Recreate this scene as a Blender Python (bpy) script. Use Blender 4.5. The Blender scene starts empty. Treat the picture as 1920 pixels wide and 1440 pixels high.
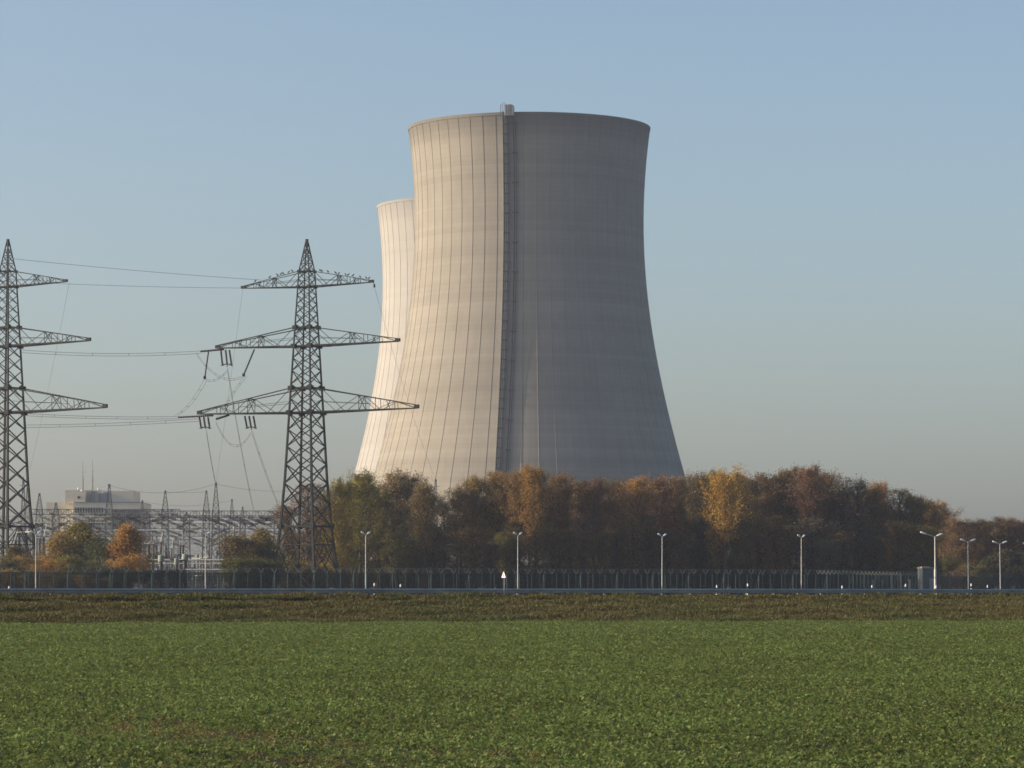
import bpy, math, random
import numpy as np
from mathutils import Vector, Matrix
R = math.radians
S = bpy.context.scene
COL = S.collection

# ------------------------------------------------------------------ camera
F, CX, CY, HOR = 6370.0, 960.0, 720.0, 1110.0     # focal length and horizon, in pixels of the 1920 wide picture
EYE = 1.82
PITCH = math.atan((HOR - CY) / F)
cam_d = bpy.data.cameras.new("camera"); cam = bpy.data.objects.new("camera", cam_d); COL.objects.link(cam)
cam_d.sensor_width = 36.0; cam_d.lens = F / 1920 * 36.0
cam_d.clip_start = 0.5; cam_d.clip_end = 20000
cam.location = (0, 0, EYE); cam.rotation_euler = (R(90) + PITCH, 0, 0)
S.camera = cam

# ------------------------------------------------------------------ light
SUN_EL, SUN_AZ = R(17), R(87.5)        # azimuth: from the direction towards the camera, turning left
sd = Vector((-math.sin(SUN_AZ) * math.cos(SUN_EL), -math.cos(SUN_AZ) * math.cos(SUN_EL), math.sin(SUN_EL)))
W = bpy.data.worlds.new("World"); S.world = W; W.use_nodes = True
nt = W.node_tree; nt.nodes.clear()
sky = nt.nodes.new("ShaderNodeTexSky"); sky.sky_type = 'NISHITA'; sky.sun_disc = False
sky.sun_elevation = SUN_EL; sky.sun_rotation = math.atan2(sd.x, sd.y)
sky.altitude = 100; sky.air_density = 0.85; sky.dust_density = 2.25; sky.ozone_density = 1.4
bg = nt.nodes.new("ShaderNodeBackground"); bg.inputs[1].default_value = 0.142
wo = nt.nodes.new("ShaderNodeOutputWorld")
nt.links.new(sky.outputs[0], bg.inputs[0]); nt.links.new(bg.outputs[0], wo.inputs[0])
ld = bpy.data.lights.new("sun", 'SUN'); ld.energy = 5.0; ld.angle = R(0.6); ld.color = (1.0, 0.825, 0.585)
sun = bpy.data.objects.new("sun", ld); COL.objects.link(sun)
sun.rotation_euler = sd.to_track_quat('Z', 'Y').to_euler(); sun.location = (-300, 0, 300)

S.view_settings.view_transform = 'Standard'; S.view_settings.look = 'None'
S.view_settings.exposure = 0.32; S.view_settings.gamma = 1.0; S.view_settings.use_curve_mapping = False
S.render.engine = 'CYCLES'
S.cycles.use_denoising = True
S.cycles.max_bounces = 5; S.cycles.diffuse_bounces = 3; S.cycles.glossy_bounces = 2
S.cycles.transparent_max_bounces = 12; S.cycles.volume_bounces = 0; S.cycles.transmission_bounces = 3
S.cycles.filter_width = 1.6

# ------------------------------------------------------------------ helpers
def at(px, py, Y):
    """world point at depth Y seen at pixel (px,py) of the 1920x1440 photograph"""
    u = (px - CX) / F; v = (CY - py) / F
    dy = math.cos(PITCH) - v * math.sin(PITCH); dz = math.sin(PITCH) + v * math.cos(PITCH)
    t = Y / dy
    return Vector((u * t, Y, EYE + dz * t))

def tag(o, label=None, cat=None, group=None, kind=None):
    if label: o['label'] = label
    if cat: o['category'] = cat
    if group: o['group'] = group
    if kind: o['kind'] = kind
    return o

def empty(name, loc=(0, 0, 0), rz=0.0, label=None, cat=None, group=None):
    o = bpy.data.objects.new(name, None); COL.objects.link(o)
    o.location = loc; o.rotation_euler = (0, 0, rz); o.empty_display_size = 0.5
    return tag(o, label, cat, group)

def copy_tree(o, parent=None):
    c = o.copy(); COL.objects.link(c)
    if parent is not None: c.parent = parent; c.matrix_parent_inverse = o.matrix_parent_inverse.copy()
    for ch in list(o.children): copy_tree(ch, c)
    return c

class MB:
    def __init__(s): s.v = []; s.f = []
    def add(s, vs, fs):
        b = len(s.v); s.v.extend([tuple(x) for x in vs]); s.f.extend([tuple(b + i for i in f) for f in fs]); return s
    def box(s, c, d, rz=0.0):
        cx, cy, cz = c; hx, hy, hz = d[0] / 2, d[1] / 2, d[2] / 2
        ca, sa = math.cos(rz), math.sin(rz); vs = []
        for z in (-hz, hz):
            for x, y in ((-hx, -hy), (hx, -hy), (hx, hy), (-hx, hy)):
                vs.append((cx + x * ca - y * sa, cy + x * sa + y * ca, cz + z))
        return s.add(vs, [(3, 2, 1, 0), (4, 5, 6, 7), (0, 1, 5, 4), (1, 2, 6, 5), (2, 3, 7, 6), (3, 0, 4, 7)])
    def bar(s, p, q, w, w2=None):
        p = Vector(p); q = Vector(q); d = q - p
        if d.length < 1e-6: return s
        d.normalize(); a = Vector((0, 0, 1)) if abs(d.z) < 0.9 else Vector((1, 0, 0))
        x = d.cross(a).normalized(); y = d.cross(x); h = w / 2; k = (w2 if w2 else w) / 2
        vs = [p - x*h - y*h, p + x*h - y*h, p + x*h + y*h, p - x*h + y*h, q - x*k - y*k, q + x*k - y*k, q + x*k + y*k, q - x*k + y*k]
        return s.add(vs, [(3, 2, 1, 0), (4, 5, 6, 7), (0, 1, 5, 4), (1, 2, 6, 5), (2, 3, 7, 6), (3, 0, 4, 7)])
    def tube(s, pts, rad, n=6, cap=True):
        pts = [Vector(p) for p in pts]; m = len(pts)
        if not hasattr(rad, '__len__'): rad = [rad] * m
        vs = []; fs = []
        for i, p in enumerate(pts):
            d = (pts[min(i + 1, m - 1)] - pts[max(i - 1, 0)]).normalized()
            a = Vector((0, 0, 1)) if abs(d.z) < 0.95 else Vector((1, 0, 0))
            x = d.cross(a).normalized(); y = d.cross(x)
            for k in range(n):
                t = 2 * math.pi * k / n
                vs.append(p + (x * math.cos(t) + y * math.sin(t)) * rad[i])
        for i in range(m - 1):
            for k in range(n):
                k2 = (k + 1) % n
                fs.append((i * n + k, (i + 1) * n + k, (i + 1) * n + k2, i * n + k2))
        if cap:
            fs.append(tuple(range(n))); fs.append(tuple((m - 1) * n + n - 1 - k for k in range(n)))
        return s.add(vs, fs)
    def lathe(s, c, prof, n=12):
        vs = []; fs = []; m = len(prof)
        for r, z in prof:
            for k in range(n):
                t = 2 * math.pi * k / n
                vs.append((c[0] + r * math.cos(t), c[1] + r * math.sin(t), c[2] + z))
        for i in range(m - 1):
            for k in range(n):
                k2 = (k + 1) % n
                fs.append((i * n + k, i * n + k2, (i + 1) * n + k2, (i + 1) * n + k))
        fs.append(tuple(range(n - 1, -1, -1))); fs.append(tuple((m - 1) * n + k for k in range(n)))
        return s.add(vs, fs)
    def build(s, name, mat, parent=None, smooth=False, sharp=None):
        me = bpy.data.meshes.new(name); me.from_pydata(s.v, [], s.f); me.update()
        if smooth:
            me.polygons.foreach_set('use_smooth', [True] * len(me.polygons))
            if sharp: me.set_sharp_from_angle(angle=R(sharp))
        if mat: me.materials.append(mat)
        o = bpy.data.objects.new(name, me); COL.objects.link(o)
        if parent is not None: o.parent = parent
        return o

def mesh_np(name, verts, quads, mat, face_attr=None, parent=None):
    me = bpy.data.meshes.new(name)
    nv, nq = len(verts), len(quads)
    me.vertices.add(nv); me.vertices.foreach_set('co', np.ascontiguousarray(verts, dtype=np.float32).ravel())
    me.loops.add(nq * 4); me.loops.foreach_set('vertex_index', np.ascontiguousarray(quads, dtype=np.int32).ravel())
    me.polygons.add(nq); me.polygons.foreach_set('loop_start', np.arange(0, nq * 4, 4, dtype=np.int32))
    try: me.polygons.foreach_set('loop_total', np.full(nq, 4, dtype=np.int32))
    except Exception: pass
    me.update(calc_edges=True)
    if face_attr:
        for k, vals in face_attr.items():
            a = me.attributes.new(k, 'FLOAT', 'FACE'); a.data.foreach_set('value', np.ascontiguousarray(vals, dtype=np.float32))
    me.materials.append(mat)
    o = bpy.data.objects.new(name, me); COL.objects.link(o)
    if parent is not None: o.parent = parent
    return o

# ------------------------------------------------------------------ materials
class NT:
    def __init__(s, name):
        s.m = bpy.data.materials.new(name); s.m.use_nodes = True; s.t = s.m.node_tree; s.t.nodes.clear()
        s.out = s.n('ShaderNodeOutputMaterial')
    def n(s, t, **kw):
        x = s.t.nodes.new(t)
        for k, v in kw.items(): setattr(x, k, v)
        return x
    def l(s, a, b): s.t.links.new(a, b)
    def set(s, node, i, v):
        if hasattr(v, 'is_output') or isinstance(v, bpy.types.NodeSocket): s.l(v, node.inputs[i])
        else: node.inputs[i].default_value = v
    def math(s, op, a, b=None, c=None):
        x = s.n('ShaderNodeMath', operation=op); s.set(x, 0, a)
        if b is not None: s.set(x, 1, b)
        if c is not None: s.set(x, 2, c)
        return x.outputs[0]
    def mix(s, fac, a, b, blend='MIX'):
        x = s.n('ShaderNodeMix', data_type='RGBA', blend_type=blend)
        s.set(x, 0, fac); s.set(x, 6, a); s.set(x, 7, b); return x.outputs[2]
    def ramp(s, fac, stops):
        x = s.n('ShaderNodeValToRGB'); e = x.color_ramp.elements
        while len(e) < len(stops): e.new(0.5)
        for i, (p, c) in enumerate(stops): e[i].position = p; e[i].color = (*c, 1)
        s.set(x, 0, fac); return x.outputs[0]
    def noise(s, vec, scale, detail=3, rough=0.55):
        x = s.n('ShaderNodeTexNoise'); x.inputs['Scale'].default_value = scale
        x.inputs['Detail'].default_value = detail; x.inputs['Roughness'].default_value = rough
        if vec is not None: s.l(vec, x.inputs['Vector'])
        return x.outputs['Fac']
    def white(s, vec):
        x = s.n('ShaderNodeTexWhiteNoise', noise_dimensions='3D'); s.l(vec, x.inputs['Vector']); return x.outputs['Value']
    def xyz(s, x=0.0, y=0.0, z=0.0):
        c = s.n('ShaderNodeCombineXYZ'); s.set(c, 0, x); s.set(c, 1, y); s.set(c, 2, z); return c.outputs[0]
    def obj(s): return s.n('ShaderNodeTexCoord').outputs['Object']
    def sep(s, v):
        x = s.n('ShaderNodeSeparateXYZ'); s.l(v, x.inputs[0]); return x.outputs
    def scalev(s, v, sc):
        x = s.n('ShaderNodeMapping'); x.inputs['Scale'].default_value = sc; s.l(v, x.inputs[0]); return x.outputs[0]
    def finish(s, col, rough=0.8, metal=0.0, bump=None, bs=0.2, spec=0.3):
        p = s.n('ShaderNodeBsdfPrincipled'); s.set(p, 'Base Color', col); s.set(p, 'Roughness', rough)
        p.inputs['Metallic'].default_value = metal; p.inputs['Specular IOR Level'].default_value = spec
        if bump is not None:
            b = s.n('ShaderNodeBump'); b.inputs['Strength'].default_value = bs; s.l(bump, b.inputs['Height']); s.l(b.outputs[0], p.inputs['Normal'])
        s.l(p.outputs[0], s.out.inputs[0]); return s.m

def c4(c): return (c[0], c[1], c[2], 1.0)
def plain(name, col, rough=0.7, metal=0.0, var=0.18, scale=1.5, spec=0.3):
    t = NT(name); nz = t.noise(t.obj(), scale, 4)
    a = tuple(x * (1 - var) for x in col); b = tuple(x * (1 + var) for x in col)
    return t.finish(t.ramp(nz, [(0.3, a), (0.7, b)]), rough, metal, spec=spec)

def concrete_tower(name, base, warm, contrast):
    t = NT(name); o = t.obj(); x, y, z = t.sep(o)
    ang = t.math('ARCTAN2', y, x)
    lift = t.math('FLOOR', t.math('DIVIDE', z, 1.5))
    n1 = t.n('ShaderNodeTexNoise', noise_dimensions='1D'); n1.inputs['Scale'].default_value = 0.085; n1.inputs['Detail'].default_value = 5; n1.inputs['Roughness'].default_value = 0.6
    t.l(z, n1.inputs['W'])
    wl = t.white(t.xyz(lift, 3.1, 0.7))
    pan = t.white(t.xyz(t.math('FLOOR', t.math('MULTIPLY', ang, 56 * 2 / (2 * math.pi))), t.math('FLOOR', t.math('DIVIDE', z, 3.0)), 1.0))
    streak = t.noise(t.xyz(t.math('MULTIPLY', ang, 40.0), 0.0, t.math('MULTIPLY', z, 0.03)), 1.0, 4, 0.65)
    blot = t.noise(o, 0.035, 5, 0.6)
    v = t.math('MULTIPLY', t.math('SUBTRACT', n1.outputs['Fac'], 0.5), 0.42 * contrast)
    v = t.math('ADD', v, t.math('MULTIPLY', t.math('SUBTRACT', wl, 0.5), 0.10 * contrast))
    v = t.math('ADD', v, t.math('MULTIPLY', t.math('SUBTRACT', pan, 0.5), 0.055 * contrast))
    v = t.math('ADD', v, t.math('MULTIPLY', t.math('SUBTRACT', streak, 0.5), 0.22 * contrast))
    v = t.math('ADD', v, t.math('MULTIPLY', t.math('SUBTRACT', blot, 0.5), 0.30 * contrast))
    # joints of the lifts and of the formwork panels
    fz = t.math('FRACT', t.math('DIVIDE', z, 1.5)); jz = t.math('LESS_THAN', fz, 0.10)
    fa = t.math('FRACT', t.math('MULTIPLY', ang, 56 * 2 / (2 * math.pi))); ja = t.math('LESS_THAN', fa, 0.07)
    v = t.math('SUBTRACT', v, t.math('MULTIPLY', jz, 0.075 * contrast)); v = t.math('SUBTRACT', v, t.math('MULTIPLY', ja, 0.065 * contrast))
    # soot and algae below the rim
    edge = t.n('ShaderNodeMapRange'); t.set(edge, 0, t.math('ADD', z, t.math('MULTIPLY', streak, 6.0)))
    edge.inputs[1].default_value = 147.0; edge.inputs[2].default_value = 156.5; edge.inputs[3].default_value = 0.0; edge.inputs[4].default_value = 0.42 * contrast
    v = t.math('SUBTRACT', v, edge.outputs[0])
    sc = t.math('MAXIMUM', t.math('ADD', v, 1.0), 0.2)
    tint = t.mix(blot, c4(base), c4(warm))
    rgb = t.n('ShaderNodeVectorMath', operation='SCALE'); t.l(tint, rgb.inputs[0]); t.l(sc, rgb.inputs['Scale'])
    return t.finish(rgb.outputs[0], 0.9, bump=t.noise(o, 1.2, 4), bs=0.15, spec=0.2)

def leaf_mat(name, use_obj_color=True, base=(0.1, 0.1, 0.05), lo=0.55, hi=1.5, transl=0.35, alt=None):
    t = NT(name); a = t.n('ShaderNodeAttribute', attribute_name='rnd'); r = a.outputs['Fac']
    if use_obj_color:
        oi = t.n('ShaderNodeObjectInfo'); col = oi.outputs['Color']
    else:
        rg = t.n('ShaderNodeRGB'); rg.outputs[0].default_value = c4(base); col = rg.outputs[0]
    if alt is not None:
        b = t.n('ShaderNodeAttribute', attribute_name='mixv'); col = t.mix(b.outputs['Fac'], col, c4(alt))
    hsv = t.n('ShaderNodeHueSaturation')
    t.set(hsv, 'Hue', t.math('ADD', t.math('MULTIPLY', r, 0.05), 0.475))
    t.set(hsv, 'Value', t.math('ADD', t.math('MULTIPLY', r, hi - lo), lo)); hsv.inputs['Saturation'].default_value = 1.0
    t.l(col, hsv.inputs['Color'])
    d = t.n('ShaderNodeBsdfPrincipled'); t.l(hsv.outputs[0], d.inputs['Base Color']); d.inputs['Roughness'].default_value = 0.6; d.inputs['Specular IOR Level'].default_value = 0.25
    tr = t.n('ShaderNodeBsdfTranslucent'); t.l(hsv.outputs[0], tr.inputs[0])
    mx = t.n('ShaderNodeMixShader'); mx.inputs[0].default_value = transl
    t.l(d.outputs[0], mx.inputs[1]); t.l(tr.outputs[0], mx.inputs[2]); t.l(mx.outputs[0], t.out.inputs[0])
    return t.m

M = {}
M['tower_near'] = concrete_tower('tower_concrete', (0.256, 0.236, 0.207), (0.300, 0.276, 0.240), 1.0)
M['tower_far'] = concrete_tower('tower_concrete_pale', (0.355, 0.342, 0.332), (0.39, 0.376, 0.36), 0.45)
M['column'] = plain('column_concrete', (0.30, 0.28, 0.25), 0.9)
M['dark_steel'] = plain('dark_steel', (0.055, 0.06, 0.06), 0.6, 0.3, 0.25, 3.0)
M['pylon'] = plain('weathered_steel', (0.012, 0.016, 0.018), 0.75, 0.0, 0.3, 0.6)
M['gal'] = plain('galvanised_steel', (0.30, 0.31, 0.31), 0.55, 0.2, 0.2, 2.0)
M['galdark'] = plain('galvanised_dark', (0.19, 0.195, 0.19), 0.7, 0.1, 0.2, 1.0)
M['wire'] = plain('aluminium_wire', (0.2, 0.2, 0.2), 0.6, 0.2)
M['insul'] = plain('insulator_glaze', (0.06, 0.05, 0.045), 0.4)
M['lamp'] = plain('lamp_paint', (0.55, 0.55, 0.52), 0.5)
M['lamphead'] = plain('lamp_head_paint', (0.86, 0.86, 0.83), 0.4)
M['rail'] = plain('guardrail_zinc', (0.28, 0.295, 0.29), 0.55, 0.1, 0.22, 0.8)
M['white'] = plain('white_plastic', (0.82, 0.82, 0.80), 0.5, var=0.05)
M['black'] = plain('black_plastic', (0.02, 0.02, 0.02), 0.6)
M['fencepost'] = plain('green_post_paint', (0.036, 0.07, 0.066), 0.6)
M['vpost'] = plain('zinc_bracket', (0.19, 0.205, 0.185), 0.6)
M['bark'] = plain('bark', (0.055, 0.043, 0.034), 0.95, var=0.35, scale=4)
M['bird'] = plain('black_feathers', (0.02, 0.02, 0.022), 0.7)
M['pipe'] = plain('pale_pipe', (0.70, 0.68, 0.60), 0.4)
M['green_paint'] = plain('grey_green_paint', (0.22, 0.27, 0.23), 0.6)
M['clad_lit'] = plain('cladding_lit', (0.66, 0.60, 0.48), 0.85, var=0.06, scale=0.2)  # block cladding with the sunlight of the lit faces put into the colour
M['clad_shade'] = plain('cladding_shade', (0.56, 0.525, 0.44), 0.85, var=0.08, scale=0.2)  # same cladding, greyed in colour for the faces in shade
M['clad_blue'] = plain('blue_cladding', (0.20, 0.225, 0.26), 0.6, var=0.12, scale=0.2)
M['glass'] = plain('dark_glazing', (0.035, 0.04, 0.045), 0.2)
M['shed'] = plain('shed_panel', (0.075, 0.095, 0.105), 0.7)
M['leaf'] = leaf_mat('autumn_leaves', lo=0.68, hi=1.34)
M['twig'] = plain('twigs', (0.07, 0.05, 0.04), 0.95, var=0.3, scale=1.0)
M['crop'] = leaf_mat('crop_leaves', False, (0.142, 0.184, 0.052), 0.55, 1.5, 0.4, alt=(0.20, 0.125, 0.055))
M['drygrass'] = leaf_mat('dry_grass', False, (0.084, 0.092, 0.026), 0.62, 1.38, 0.35, alt=(0.125, 0.093, 0.033))

def ground_mat(name, stops, scale, rough=0.95, s2=6.0):
    t = NT(name); o = t.obj(); a = t.noise(o, scale, 6, 0.6); b = t.noise(o, scale * s2, 4, 0.6)
    v = t.math('ADD', t.math('MULTIPLY', a, 0.6), t.math('MULTIPLY', b, 0.4))
    return t.finish(t.ramp(v, stops), rough, bump=b, bs=0.4, spec=0.15)
M['soil'] = ground_mat('field_soil', [(0.35, (0.03, 0.035, 0.014)), (0.65, (0.06, 0.05, 0.028))], 0.6)
M['bank'] = ground_mat('bank_earth', [(0.3, (0.035, 0.03, 0.014)), (0.7, (0.075, 0.05, 0.025))], 0.5)
M['plain'] = ground_mat('meadow', [(0.3, (0.035, 0.04, 0.016)), (0.7, (0.07, 0.06, 0.03))], 0.15)
M['asphalt'] = ground_mat('asphalt', [(0.3, (0.045, 0.045, 0.047)), (0.7, (0.065, 0.065, 0.066))], 0.8)

# ------------------------------------------------------------------ terrain and road
GZ = 1.2            # level of the power station ground
def pix_line(pts):
    xs, ys = [], []
    for px, Z in pts:
        p = at(px, HOR, Z); xs.append(p.x); ys.append(Z)
    return np.array(xs), np.array(ys)
gxs, gys = pix_line([(-60, 197.5), (350, 205), (600, 209.3), (1100, 218), (1450, 224), (1600, 228.5), (1700, 232.5), (1800, 238), (1990, 250)])
def rail_y(x):
    if x < gxs[0]: return gys[0] + (x - gxs[0]) * 0.5
    if x > gxs[-1]: return gys[-1] + (x - gxs[-1]) * 1.2
    return float(np.interp(x, gxs, gys))
txs, tys = pix_line([(-60, 184.5), (500, 191), (1000, 195.5), (1500, 199), (1990, 203)])
def toe_y(x):
    if x < txs[0]: return max(tys[0] + (x - txs[0]) * 0.5, -200.0)
    if x > txs[-1]: return tys[-1] + (x - txs[-1]) * 1.2
    return float(np.interp(x, txs, tys))
colx = [-1900, -1000, -500, -330] + list(np.arange(-300, 301, 4.0)) + [330, 500, 1000, 1900]
def yy(f, x): return max(min(f(max(min(x, 300.), -300.)), 900.), 20.)
def strip(name, mat, rows, parent=None, kind='structure'):
    """rows: functions x -> (y, z), swept along the columns"""
    mb = MB(); n = len(rows); vs = []; fs = []
    for x in colx:
        for r in rows:
            y, z = r(x); vs.append((x, y, z))
    for i in range(len(colx) - 1):
        for k in range(n - 1):
            fs.append((i * n + k, (i + 1) * n + k, (i + 1) * n + k + 1, i * n + k + 1))
    mb.add(vs, fs); o = mb.build(name, mat); tag(o, kind=kind); return o
CREST, ROADZ = 1.42, 1.30
RW = 8.4
strip('field', M['soil'], [lambda x: (-250, 0.0), lambda x: (yy(toe_y, x) * 0.5, 0.0), lambda x: (yy(toe_y, x), 0.0)])
strip('embankment', M['bank'], [lambda x: (yy(toe_y, x), 0.0), lambda x: (yy(toe_y, x) + 0.5 * (yy(rail_y, x) - yy(toe_y, x)), 0.55 * CREST),
      lambda x: (yy(rail_y, x) - 1.2, CREST), lambda x: (yy(rail_y, x) + 0.9, CREST - 0.03), lambda x: (yy(rail_y, x) + 1.3, ROADZ - 0.004)])
strip('ground', M['plain'], [lambda x: (yy(rail_y, x) + 1.3, ROADZ - 0.004), lambda x: (yy(rail_y, x) + RW + 3, ROADZ - 0.004),
      lambda x: (yy(rail_y, x) + RW + 12, GZ), lambda x: (max(1000, yy(rail_y, x) + 100), GZ), lambda x: (3800, GZ)])
strip('road', M['asphalt'], [lambda x: (yy(rail_y, x) + 1.6, ROADZ + 0.004), lambda x: (yy(rail_y, x) + 1.6 + RW, ROADZ + 0.004)])
mk = plain('road_paint', (0.75, 0.75, 0.72), 0.6)
for k, off in enumerate((0.25, RW - 0.4)):
    strip('road_marking', mk, [lambda x, o=off: (yy(rail_y, x) + 1.6 + o, ROADZ + 0.009), lambda x, o=off: (yy(rail_y, x) + 1.75 + o, ROADZ + 0.009)])

# ------------------------------------------------------------------ cooling towers
TZW, TA, TK, TTOP, TBOT = 121.0, 37.1, 0.172, 152.5, 10.0
NR = 56
def trad(z): return math.sqrt(TA * TA + TK * (z - TZW) ** 2)
def build_tower():
    zs = list(np.linspace(TBOT, TTOP - 1.0, 58)) + [TTOP - 0.98, TTOP]
    vs = []; fs = []; per = 8
    for i, z in enumerate(zs):
        r = trad(z); lip = 0.18 if i >= len(zs) - 2 else 0.0
        for s in range(NR):
            a0 = 2 * math.pi * (s + 0.5) / NR; hw = 0.07 / r; hb = 0.11 / r
            for da, dr in ((-hb, 0), (-hw, 0.10), (hw, 0.10), (hb, 0)):
                vs.append(((r + max(dr, lip)) * math.cos(a0 + da), (r + max(dr, lip)) * math.sin(a0 + da), z))
            for k in range(1, 5):
                a = a0 + hb + (2 * math.pi / NR - 2 * hb) * k / 5
                vs.append(((r + lip) * math.cos(a), (r + lip) * math.sin(a), z))
    n = NR * per
    for i in range(len(zs) - 1):
        for k in range(n):
            k2 = (k + 1) % n
            fs.append((i * n + k, i * n + k2, (i + 1) * n + k2, (i + 1) * n + k))
    # inner wall and rim
    zin = list(np.linspace(TTOP, TBOT, 20)); b = len(vs)
    for z in zin:
        r = trad(z) - 0.6
        for k in range(n):
            a = math.atan2(vs[k][1], vs[k][0]); vs.append((r * math.cos(a), r * math.sin(a), z))
    top0 = (len(zs) - 1) * n
    for k in range(n):
        k2 = (k + 1) % n; fs.append((top0 + k, top0 + k2, b + k2, b + k))
        e = b + (len(zin) - 1) * n; fs.append((e + k, e + k2, k2, k))
    for i in range(len(zin) - 1):
        for k in range(n):
            k2 = (k + 1) % n; fs.append((b + i * n + k, b + i * n + k2, b + (i + 1) * n + k2, b + (i + 1) * n + k))
    mb = MB(); mb.add(vs, fs); return mb
def tower_pos(px, Z):
    p = at(px, HOR, Z); return (p.x, Z, 0.0)
tw = empty('cooling_tower', tower_pos(992.5, 1100), 0, 'beige grey concrete cooling tower in front, with a ladder up its shaded middle', 'cooling tower', 'cooling towers')
shell = build_tower().build('shell', M['tower_near'], tw, smooth=True, sharp=25)
mb = MB()
for k in range(40):
    a = 2 * math.pi * k / 40; r0 = trad(0) + 0.5; r1 = trad(TBOT)
    for s in (-1, 1):
        b_ = a + s * math.pi / 40
        mb.bar((r0 * math.cos(a), r0 * math.sin(a), GZ - 0.3), (r1 * math.cos(b_), r1 * math.sin(b_), TBOT + 0.3), 1.0)
mb.build('colonnade', M['column'], tw)
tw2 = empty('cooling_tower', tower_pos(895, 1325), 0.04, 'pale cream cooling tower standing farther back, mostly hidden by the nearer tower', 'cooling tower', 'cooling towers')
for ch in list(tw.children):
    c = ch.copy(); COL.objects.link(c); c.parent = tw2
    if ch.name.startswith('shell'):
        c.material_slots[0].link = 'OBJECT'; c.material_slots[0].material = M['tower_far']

# access ladder and riser pipe on the near tower; az counted from the side facing the camera, left negative
def tp(az, z, out=0.0, side=0.0):
    a = -math.pi / 2 + R(az); r = trad(z) + out
    return Vector((r * math.cos(a) - side * math.sin(a), r * math.sin(a) + side * math.cos(a), z))
def along(az, side, out, z0, z1, n=40): return [tp(az, z, out, side) for z in np.linspace(z0, z1, n)]
AZ = -11.3
lad = MB()
for sd_, o_ in ((-0.55, 0.35), (0.55, 0.35), (-0.55, 1.5), (0.55, 1.5), (0.0, 1.5)):
    lad.tube(along(AZ, sd_, o_, GZ, TTOP + 0.4), 0.07, 5)
for z in np.arange(GZ + 1, TTOP, 0.9):
    lad.bar(tp(AZ, z, 0.35, -0.55), tp(AZ, z, 0.35, 0.55), 0.06); lad.bar(tp(AZ, z, 1.5, -0.55), tp(AZ, z, 1.5, 0.55), 0.06)
    lad.bar(tp(AZ, z, 0.35, -0.55), tp(AZ, z, 1.5, -0.55), 0.06); lad.bar(tp(AZ, z, 0.35, 0.55), tp(AZ, z, 1.5, 0.55), 0.06)
lad.build('ladder_cage', M['galdark'], tw)
scr = MB()
zz = np.linspace(GZ, TTOP, 60)
vs = []; fs = []
for z in zz:
    vs += [tp(AZ, z, -0.1, -0.75), tp(AZ, z, 1.6, -0.75), tp(AZ, z, 1.6, -0.69), tp(AZ, z, -0.1, -0.69)]
for i in range(len(zz) - 1):
    for k in range(4): fs.append((4*i + k, 4*i + (k + 1) % 4, 4*i + 4 + (k + 1) % 4, 4*i + 4 + k))
scr.add(vs, fs); scr.build('shadow_screen', M['gal'], tw)  # solid screen added beside the cage so that it casts a full shadow
for z in np.arange(6, TTOP - 1, 3.1):
    pl = MB()
    q = [tp(AZ, z, 0.05, -0.68), tp(AZ, z, 0.05, 0.8), tp(AZ, z, 1.7, 0.8), tp(AZ, z, 1.7, -0.68)]
    pl.add(q + [p + Vector((0, 0, 0.22)) for p in q], [(3, 2, 1, 0), (4, 5, 6, 7), (0, 1, 5, 4), (1, 2, 6, 5), (2, 3, 7, 6), (3, 0, 4, 7)])
    pl.build('landing', M['dark_steel'], tw)
rp = MB()
rp.tube(along(AZ, 2.6, 0.5, GZ, TTOP - 1.0), 0.17, 8); rp.tube(along(AZ, 3.2, 0.35, GZ, TTOP - 3), 0.09, 6)
for z in np.arange(8, TTOP - 2, 9.4):
    q = [tp(AZ, z, 0.03, 2.0), tp(AZ, z, 0.03, 3.6), tp(AZ, z, 0.75, 3.6), tp(AZ, z, 0.75, 2.0)]
    rp.add(q + [p + Vector((0, 0, 0.3)) for p in q], [(3, 2, 1, 0), (4, 5, 6, 7), (0, 1, 5, 4), (1, 2, 6, 5), (2, 3, 7, 6), (3, 0, 4, 7)])
rp.build('riser_pipe', M['dark_steel'], tw)
hd = MB()
for sd_, top in ((-1.2, 2.4), (-0.5, 2.9), (0.0, 2.9), (-1.2, 2.4)):
    hd.bar(tp(AZ, TTOP - 1.5, 1.5, sd_), tp(AZ, TTOP - 1.5, 1.5, sd_) + Vector((0, 0, top + 1.5)), 0.16)
for h in (0.9, 1.6, 2.2): hd.bar(tp(AZ, TTOP, 1.5, -1.2) + Vector((0, 0, h)), tp(AZ, TTOP, 1.5, -0.5) + Vector((0, 0, h)), 0.09)
hd.build('head_rails', M['gal'], tw)
cab = MB()
rows = [(-0.3, -1.2), (-0.3, 1.4), (0.0, 1.9), (2.2, 1.9)]
prof = [(0.2, -1.4), (3.0, -1.4), (3.0, 1.5), (2.8, 1.9), (2.3, 2.1), (0.2, 2.1)]
vs = [tp(AZ, TTOP, 0.4, s_) + Vector((0, 0, h)) for s_, h in prof] + [tp(AZ, TTOP, 2.6, s_) + Vector((0, 0, h)) for s_, h in prof]
n = len(prof)
cab.add(vs, [tuple(range(n)), tuple(range(2*n - 1, n - 1, -1))] + [(k, n + k, n + (k + 1) % n, (k + 1) % n) for k in range(n)])
cab.build('cabin', M['gal'], tw)
cr = MB()
for s_ in (0.75, 1.6, 2.3): cr.bar(tp(AZ, TTOP, 2.68, s_) + Vector((0, 0, -1.3)), tp(AZ, TTOP, 2.68, s_) + Vector((0, 0, 1.95)), 0.12)
cr.build('cabin_ribs', M['dark_steel'], tw)

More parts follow.
